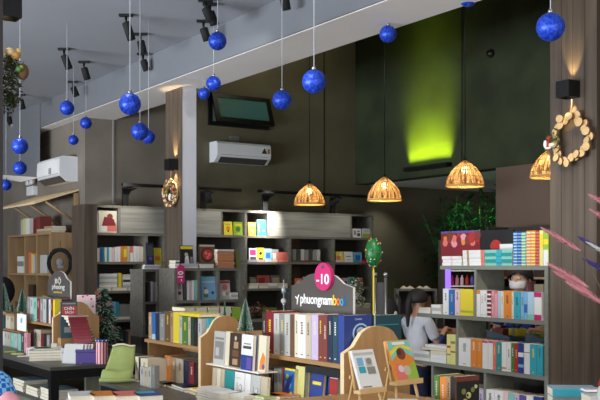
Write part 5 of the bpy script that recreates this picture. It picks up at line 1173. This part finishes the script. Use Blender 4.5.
brush('snowy green bottlebrush tree standing left of the large shop sign', x, y, 1.1055, zz(298.5, x, y)-1.1055, .047, 1300, 5)
x, y = xY(228, 4.98), 5.02
brush('tiny snowy bottlebrush tree above the plywood bell', x, y, 1.0185, zz(300.5, x, y)-1.0185, .027, 700, 6)
# garland tree with pink flowers
gx, gy = loc(103, 8.3)
gt = thing('decorated_tree', 'small green christmas tree with pink flowers behind the red pile', 'christmas tree', (gx, gy, .751))
rr = random.Random(21); mb = MB(); h = 1.5-(288-265)/F*8.3-.75; TG = [mat('tree_green', (32,78,50), .8), mat('tree_green_light', (84,130,100), .8), mat('tree_frost', (168,190,180), .8), mat('tree_dark', (18,44,30), .8)]
for k in range(2600):
    s = rr.random()**1.4; zc = .05+s*(h-.06); rad = (.15*(1-s)+.035)*rr.uniform(.3,1); a = rr.uniform(0, 2*PI); c = Vector((rad*math.cos(a), rad*math.sin(a), zc))
    u = Vector((math.cos(a), math.sin(a), rr.uniform(-.8,.4))).normalized()*.022; w = u.orthogonal().normalized()*.005
    mb.add([c-u, c+w, c+u, c-w], [(0,1,2),(0,2,3)], TG[k % 4 if k % 7 else 3])
mb.build('foliage', gt)
MB().tube([(0,0,0),(0,0,h*.95)], [.02,.006], pm('dark brown'), 8).build('trunk', gt)
for k, (dx, f) in enumerate([(-.07,.93),(-.05,.86),(-.085,.78),(-.06,.70),(-.075,.62),(.03,.75),(-.03,.5),(.07,.35)]):
    mb = MB(); c = Vector((dx*CO, -.045-dx*SI, h*f))
    for q in range(6): a = q*PI/3; mb.add([c, c+Vector((.018*math.cos(a-.35),-.004,.018*math.sin(a-.35))), c+Vector((.03*math.cos(a),-.008,.03*math.sin(a))), c+Vector((.018*math.cos(a+.35),-.004,.018*math.sin(a+.35)))], [(0,1,2,3)], pm('pink') if k % 3 else pm('coral'))
    mb.build('pink_flower', gt)
# ------------------------------------------------------------------ bamboo in the recess
BG = [mat('bamboo_leaf', (40,120,56), .5, trans=.2), mat('bamboo_leaf_dark', (24,76,36), .5, trans=.2)]
def bamboo(x, y, h, seed, label, n=10):
    rr = random.Random(seed); t = thing('potted_bamboo', label, 'bamboo plant', (x, y, 0))
    MB().lathe([(.0001,0),(.16,0),(.2,.4),(.18,.4),(.17,.36),(.0001,.36)], mat('planter_dark', (40,42,40), .6), 20).build('planter', t)
    mb = MB(); lf = MB()
    for k in range(n):
        a = rr.uniform(0, 6.28); b0 = Vector((.1*math.cos(a), .1*math.sin(a), .36)); ln = Vector((rr.uniform(-.35,.35), rr.uniform(-.35,.35), 0)); hh = h*rr.uniform(.75,1)
        pts = [b0+ln*(s**2)+Vector((0,0,(hh-.36)*s)) for s in [j/8 for j in range(9)]]; mb.tube(pts, [.012-.001*j for j in range(9)], mat('bamboo_cane', (56,110,44), .4), 6)
        for j in range(52):
            s = rr.uniform(.3,1); p = b0+ln*(s**2)+Vector((0,0,(hh-.36)*s)); q = rr.uniform(0,6.28); br = p+Vector((math.cos(q),math.sin(q),.3))*rr.uniform(.03,.2)
            for m_ in range(4):
                qq = q+rr.uniform(-1.1,1.1); d = Vector((math.cos(qq), math.sin(qq), rr.uniform(-.8,.35))).normalized(); L_ = rr.uniform(.10,.19); w = d.cross(Vector((0,0,1))).normalized()*.015
                lf.add([br, br+d*L_*.35+w, br+d*L_, br+d*L_*.35-w], [(0,1,2,3)], BG[(j+m_) % 2])
    mb.build('canes', t); lf.build('leaves', t)
bamboo(8.55, 9.35, 2.45, 1, 'tall bamboo in the dark recess, leftmost clump', 9)
bamboo(8.6, 8.75, 2.5, 2, 'tall bamboo in the recess, second clump from left', 10)
bamboo(8.5, 8.3, 2.45, 3, 'tall bamboo in the recess, third clump, beside the taupe wall', 10)
bamboo(9.35, 8.6, 2.45, 4, 'tall bamboo at the rear of the recess', 10)
gl = thing('light_trough', 'slim dark trough giving off green light on the high wall', 'light fitting')
gy0, gy1 = yX(405.7, 7.74), yX(449, 7.74); gz = zz(166, 7.74, (gy0+gy1)/2)
mb = MB().box((7.70,gy1,gz-.04),(7.789,gy0,gz-.035),BLK).box((7.70,gy1,gz-.035),(7.705,gy0,gz+.01),BLK).box((7.7055,gy1,gz-.035),(7.789,gy1+.005,gz+.01),BLK).box((7.7055,gy0-.005,gz-.035),(7.789,gy0,gz+.01),BLK); mb.build('trough', gl)
MB().box((7.72,gy1+.02,gz-.0345),(7.76,gy0-.02,gz-.025), mat('led_green', (170,255,40), .5, emit=3)).build('led_strip', gl)
# ------------------------------------------------------------------ people
def skin(name, chains, m, parent, sub=2, mode=None):
    vs = []; es = []; rs = []; roots = []; idx = {}
    for ch in chains:
        prev = None
        for j, (p, r) in enumerate(ch):
            key = tuple(round(c, 4) for c in p)
            if key in idx: i = idx[key]
            else:
                i = len(vs); idx[key] = i; vs.append(p); rs.append(r)
                if prev is None: roots.append(i)
            if prev is not None and prev != i: es.append((prev, i))
            prev = i
    me = bpy.data.meshes.new(name); me.from_pydata(vs, es, []); me.materials.append(m)
    o = bpy.data.objects.new(name, me); COL.objects.link(o); o.parent = parent
    md = o.modifiers.new('skin', 'SKIN'); md.use_smooth_shade = True; md.branch_smoothing = .5
    for i, r in enumerate(rs):
        sv = me.skin_vertices[0].data[i]; rr_ = r if isinstance(r, tuple) else (r, r); sv.radius = rr_; sv.use_root = i in roots
    o.modifiers.new('sub', 'SUBSURF').levels = sub; o.modifiers['sub'].render_levels = sub
    return o
SKN = mat('skin_tone', (206,156,126), .55); HAIR = mat('hair_black', (22,18,18), .65)
def person(label, x, y, H, heading, armL, armR, shirt, pants, hs, head_tilt=0, mask=False, female=True, shirt_len=.50):
    rz = math.atan2(-heading[0], heading[1]); t = thing('person', label, 'person', (x, y, 0), (0,0,rz))
    sw = .105*H
    def hand(w, d):
        d = Vector(d).normalized(); side = d.cross(Vector((0,0,1))).normalized(); w = Vector(w); out = []
        palm = w+d*.045*H/1.5
        for k, (o, l) in enumerate([(-.021,.05),(-.007,.062),(.007,.058),(.021,.045)]):
            b = palm+side*o*H/1.5; out.append([(tuple(palm-d*.01), .016*H/1.5), (tuple(b+d*.015), .0085), (tuple(b+d*l*.6+Vector((0,0,-.006))), .008), (tuple(b+d*l+Vector((0,0,-.02))), .006)])
        return palm, out, side
    body = []; hd = (0, .012*H+head_tilt*.04, .925*H)
    pel = (0,0,.50*H); ch = (0,0,.70*H); nb = (0,-.005*H,.80*H)
    body.append([(pel,(.085*H,.065*H)),((0,0,.60*H),(.072*H,.055*H)),(ch,(.085*H,.06*H)),(nb,(.045*H,.04*H)),((0,.0,.845*H),.030*H),((0,.008*H,.88*H),(.045*H*hs,.05*H*hs)),(hd,(.058*H*hs,.064*H*hs)),((0,.006*H+head_tilt*.04,.965*H),(.04*H*hs,.045*H*hs))])
    hands = []
    for s, arm in ((-1, armL), (1, armR)):
        sh = (s*sw, 0, .785*H); e, w, hdv = arm; pv, fing, side = hand(w, hdv)
        body.append([(nb,.04*H),(sh,.033*H),(tuple(e),.024*H),(tuple(w),.016*H),(tuple(pv),(.024*H/1.5*1.1,.014*H/1.5*1.2))])
        for f in fing: hands.append(f)
        th = Vector(w)+Vector(hdv).normalized()*.02; inn = side*(1 if s < 0 else -1)
        hands.append([(tuple(th),.013*H/1.5),(tuple(th+inn*.022+Vector(hdv).normalized()*.015),.009),(tuple(th+inn*.028+Vector(hdv).normalized()*.04),.007)])
        body.append([(pel,(.085*H,.065*H)),((s*.055*H,0,.46*H),.055*H),((s*.058*H,.01*H,.27*H),.036*H),((s*.06*H,0,.05*H),.022*H),((s*.06*H,.07*H,.022*H),.02*H)])
    skin('body', body+hands, SKN, t)
    # face
    mb = MB(); fy = hd[1]+.062*H*hs; fz = .915*H
    for s in (-1, 1):
        mb.ball((s*.024*H*hs, fy-.006, fz+.010*H), .0062*H, pm('white'), 10, (1.3,.5,.6)); mb.ball((s*.024*H*hs, fy-.002, fz+.010*H), .0036*H, pm('black'), 8, (1,.6,1))
        mb.box((s*.024*H*hs-.012*H, fy-.004, fz+.027*H),(s*.024*H*hs+.012*H, fy+.0, fz+.031*H), HAIR)
    mb.build('eyes', t)
    MB().ball((0, fy+.004, fz-.006*H), .009*H, SKN, 10, (.9,1,1.3)).build('nose', t)
    MB().ball((0, fy-.004, fz-.028*H), .012*H, pm('coral'), 10, (1.2,.4,.35)).build('mouth', t)
    for s in (-1, 1): MB().ball((s*.062*H*hs, hd[1]-.0, fz+.0), .011*H, SKN, 10, (.4,.8,1.3)).build('ear', t)
    # hair cap
    mb = MB(); rx, ry, rz_ = .070*H*hs, .080*H*hs, .075*H*hs; cy = hd[1]-.008*H; cz = .935*H; vs = []; fs = []; nu, nv = 20, 9
    for j in range(nv+1):
        ph = j/nv
        for i in range(nu):
            a = 2*PI*i/nu; front = max(0, math.sin(a)); low = 1.30+.62*(1-front)**.7 if True else 0
            q = ph*low; vs.append((rx*math.sin(q)*math.cos(a), cy+ry*math.sin(q)*math.sin(a), cz+rz_*math.cos(q)))
    for j in range(nv):
        for i in range(nu): fs.append((j*nu+i, j*nu+(i+1) % nu, (j+1)*nu+(i+1) % nu, (j+1)*nu+i))
    mb.add(vs, fs, HAIR, True); hc = mb.build('hair', t); so = hc.modifiers.new('s', 'SOLIDIFY'); so.thickness = .006*H
    if mask:
        mb = MB(); vs = []; 
        for j in range(6):
            for i in range(9):
                a = -1.0+2.0*i/8; zz_ = fz-.004*H-.048*H*j/5; bul = 1.03+.10*math.sin(PI*j/5)*math.cos(a)
                vs.append((.060*H*hs*math.sin(a)*bul*(1-.12*j/5), hd[1]+.064*H*hs*math.cos(a)*bul+.003, zz_))
        mb.add(vs, [(j*9+i, j*9+i+1, (j+1)*9+i+1, (j+1)*9+i) for j in range(5) for i in range(8)], pm('white'), True); mk = mb.build('face_mask', t); mk.modifiers.new('s','SOLIDIFY').thickness = .003
    # shirt
    sh = [[((0,0,shirt_len*H),(.105*H,.085*H)),((0,0,.60*H),(.092*H,.073*H)),((0,0,.70*H),(.098*H,.073*H)),((0,-.004*H,.785*H),(.07*H,.055*H)),((0,-.004*H,.835*H),(.040*H,.040*H))]]
    for s, arm in ((-1, armL), (1, armR)):
        S0 = Vector((s*sw,0,.782*H)); E = Vector(arm[0]); sh.append([((0,-.004*H,.785*H),(.075*H,.06*H)),(tuple(S0),.048*H),(tuple(S0.lerp(E,.55)),.040*H),(tuple(S0.lerp(E,.85)),.041*H)])
    skin('shirt', sh, shirt, t)
    pt = [[((0,0,.51*H),(.098*H,.078*H)),((0,0,.475*H),(.09*H,.075*H))]]
    for s in (-1, 1): pt.append([((0,0,.475*H),(.09*H,.075*H)),((s*.056*H,0,.42*H),.062*H),((s*.058*H,.01*H,.27*H),.046*H),((s*.06*H,0,.07*H),.034*H)])
    skin('trousers', pt, pants, t)
    for s in (-1, 1): MB().ball((s*.06*H,.035*H,.022*H), .032*H, pm('dark grey'), 12, (.85,2.0,.69)).build('shoe', t)
    return t
gx, gy = loc(417, 8.5); H = 1.28
g = person('girl in a pale grey shirt and navy trousers seen from behind with ponytail', gx, gy, H, (.995,.1),
   ((-.17,.10,.80),(-.11,.28,.93),(0.3,1,-.1)), ((.17,.08,.80),(.10,.27,.93),(-.2,1,-.1)), mat('shirt_pale_grey', (206,208,216), .8, var=.04, scale=20), mat('trousers_navy', (26,34,62), .8), .93)
skin('ponytail', [[((0,-.06,.96*H),.028),((0,-.10,.94*H),.032),((0,-.118,.87*H),.03),((0,-.115,.80*H),.02),((0,-.118,.74*H),.01)]], HAIR, g)
MB().lathe([(.022,-.008),(.034,-.008),(.034,.008),(.022,.008)], pm('dark grey'), 14, closed=True).build('hair_tie', g, (0,-.075,.955*H), (PI/2.4,0,0))
for s in (-1, 1):
    S0 = Vector((s*.105*H,0,.782*H)); 
    a_ = [Vector((s*.17,.09,.80)), Vector((s*.11,.27,.93))]; MB().tube([a_[0].lerp(a_[1],-.05), a_[0].lerp(a_[1],.45)], [.036,.03], pm('royal blue'), 12).build('sleeve_cuff', g)
dt = thing('display_table', 'small table the girl rests her hands on', 'table')
tx, ty_ = gx+.27, gy-.38
MB().box((tx,ty_,.875),(tx+.45,ty_+.6,.9), PLYH).build('table_top', dt)
for a in (tx+.01, tx+.40):
    for b in (ty_+.01, ty_+.55): MB().box((a,b,0),(a+.04,b+.04,.8745), BLK).build('leg', dt)
sx_, sy_ = loc(520.5, 8.2)
person('masked person in a blue shirt standing behind the right bookcase', sx_, sy_, 1.50, (-SI*.85-CO*.5, -CO*.85+SI*.5), ((-.2,.05,.93),(-.16,.22,.955),(.3,1,0)), ((.2,.05,.93),(.16,.22,.955),(-.3,1,0)), mat('shirt_blue', (24,60,130), .8), mat('trousers_navy', (26,34,62), .8), .98, mask=True)
# shelf of goods behind the masked person
gs = thing('goods_shelf', 'brown shelf with small goods behind the masked person', 'bookshelf', (0,0,0))
MB().box((7.42,4.2,0),(7.44,7.2,1.9), SHD).build('back_panel', gs)
for z in (.9, 1.18, 1.38, 1.58): MB().box((7.12,4.2,z-.02),(7.4195,7.2,z), mat('shelf_cream', (170,150,120), .6)).build('shelf_board', gs)
for y in (4.18, 7.2005): MB().box((7.12,y,0),(7.44,y+.0195,1.9), SHD).build('side_panel', gs)
k = 0
for zi, z in enumerate((1.1805, 1.3805)):
    for j in range(14):
        y = 6.95-j*.2; c = ['dark brown','cream','red brown','pink','black','lilac','beige','dark red'][(j*3+zi*2) % 8]
        o = MB().box((7.16,y-.07,z),(7.28,y+.05,z+.10+.03*((j*5+zi) % 3)), pm(c)).build('carton', bevel=.004)
        tag(o, f'{c} carton, {ORD[j]} from left, {"lower" if zi == 0 else "upper"} visible level behind masked person', 'box', 'cartons behind the masked person')
# ------------------------------------------------------------------ lights
def area(p, d, sx, sy, e, col, spread=None):
    l = bpy.data.lights.new('area', 'AREA'); l.shape = 'RECTANGLE'; l.size = sx; l.size_y = sy; l.energy = e; l.color = col
    if spread: l.spread = R(spread)
    o = bpy.data.objects.new('area_light', l); COL.objects.link(o); o.location = p; o.rotation_euler = Vector(d).to_track_quat('-Z','Y').to_euler(); return o
w = bpy.data.worlds.new('World'); S.world = w; w.use_nodes = True
w.node_tree.nodes['Background'].inputs[0].default_value = (1,.95,.88,1); w.node_tree.nodes['Background'].inputs[1].default_value = .42
area((-5.5, 5.5, .9), (1,.05,.75), 8, 1.6, 760, (.84,.91,1), 110)            # daylight from the left shop front, added low and tilted up to brighten the ceiling
area((1.2, -.6, 1.7), (.35,1,0.05), 4, 2.4, 90, (.95,.97,1))               # daylight through the entrance behind the camera
ga = area((7.74, (gy0+gy1)/2, gz-.015), (0,0,1), .03, abs(gy1-gy0)-.03, 26, (.78,1,.02), 45); ga.rotation_euler = (PI, .07, 0)
# ceiling spotlights on the displays
WM = (1,.9,.76)
tg = [((2.72,4.1,1.1),60),((2.7,5.3,1.1),45),((2.75,7.9,1.1),40),((2.9,7.1,.8),30),((5.1,5.2,1.1),0)]
spotlight((1.7,3.6,3.3), (1.0,.6,-2.1), 85, 62, WM)
spotlight((1.9,5.0,3.3), (.75,.3,-2.1), 60, 60, WM)
spotlight((2.0,7.0,3.3), (.65,.6,-2.3), 55, 62, WM)
spotlight((2.4,2.6,3.3), (.4,.8,-2.3), 60, 55, WM)
spotlight((3.6,4.3,3.3), (1.5,.9,-1.9), 120, 60, (1,.95,.88))
spotlight((3.6,2.9,3.3), (1.6,1.9,-2.0), 90, 60, (1,.95,.88))
# rail spotlights washing the wall shelves, then spots without fittings
for (px, e, dv, an) in [(137,26,(0,.45,-.5),70),(279,280,(.0,.44,-.48),48),(228,13,(0,.5,-.9),80),(356,15,(0,.5,-.9),80),(313,13,(0,.5,-.9),80),(258,11,(0,.5,-.9),80)]:
    spotlight((xY(px,9.7), 9.6, 2.55), dv, e, an, (1,.97,.9), 1)
spotlight((3.0,10.4,3.3), (.5,.9,-1.3), 26, 70, WM)
spotlight((8.05,9.9,2.5), (.15,.5,-1), 16, 80, (1,1,.95))
spotlight((3.5,5.6,3.35), (.62,2.5,-.7), 40, 32, (.95,.97,1))  # unseen spot added to brighten the light grey pillar face
spotlight((6.2,9.2,4.6), (-.1,1,.1), 26, 130, (1,.93,.7))  # added warm wash to lift the back wall, no fitting there
spotlight((6.4,8.6,2.6), (1,.2,.5), 9, 120, (1,.95,.7))  # added wash to lift the dark green wall, no fitting there
spotlight((8.05,8.6,2.55), (.4,.1,-1), 24, 120, (.5,1,.45))  # unseen green lamp added so the bamboo leaves stand out
spotlight((6.6,5.6,3.6), (.1,.3,-1), 40, 80, (1,.95,.9))
spotlight((6.0,7.4,3.6), (.2,.2,-1), 30, 80, (1,.95,.9))  # unseen spot added to brighten the cabinet behind the girl
# ------------------------------------------------------------------ beyond the 300 largest books, the rest become one object
bpy.context.view_layer.update()
roots = [o for o in bpy.data.objects if o.parent is None and o.get('category') == 'book']
kids = {}
for o in bpy.data.objects:
    if o.parent: kids.setdefault(o.parent, []).append(o)
def px_area(r):
    xs = []; ys = []
    for c in kids.get(r, []):
        if c.type != 'MESH': continue
        M = r.matrix_world @ c.matrix_basis
        for b in c.bound_box:
            p = M @ Vector(b); d = dep(p.x, p.y); l = p.x*CO-p.y*SI
            if d < .2: continue
            xs.append(min(600, max(0, 300+F*l/d))); ys.append(min(400, max(0, 265-F*(p.z-EYE)/d)))
    return (max(xs)-min(xs))*(max(ys)-min(ys)) if xs else 0
HID = ('behind the large shop sign',)
order = sorted(roots, key=lambda r: -(px_area(r)*(.1 if any(h in r['label'] for h in HID) else 1)))
rest = order[298:]
print('BOOKS', len(roots), 'rest', len(rest))
if rest:
    mb = MB()
    for r in rest:
        for c in kids.get(r, []):
            M = r.matrix_world @ c.matrix_basis; me = c.data; off = len(mb.v)
            mb.v += [tuple(M @ v.co) for v in me.vertices]
            for p in me.polygons:
                mb.f.append([i+off for i in p.vertices]); mb.m.append(mb.mi(me.materials[p.material_index])); mb.sm.append(p.use_smooth)
    for r in rest:
        for c in kids.get(r, []): bpy.data.objects.remove(c)
        bpy.data.objects.remove(r)
    o = mb.build('books'); tag(o, 'many small distant books filling the shelves and piles in the background', 'books', None, 'stuff')
# ------------------------------------------------------------------ camera
cam = bpy.data.cameras.new('cam'); co = bpy.data.objects.new('camera', cam); COL.objects.link(co)
co.location = (0,0,EYE); co.rotation_euler = (PI/2, 0, -TH); cam.sensor_width = 36; cam.lens = F*36/600; cam.shift_y = 65/600; cam.clip_start = .05; cam.clip_end = 100
S.camera = co
S.view_settings.view_transform = 'Standard'; S.view_settings.look = 'None'; S.view_settings.gamma = 1; S.view_settings.exposure = 0; S.view_settings.use_curve_mapping = False
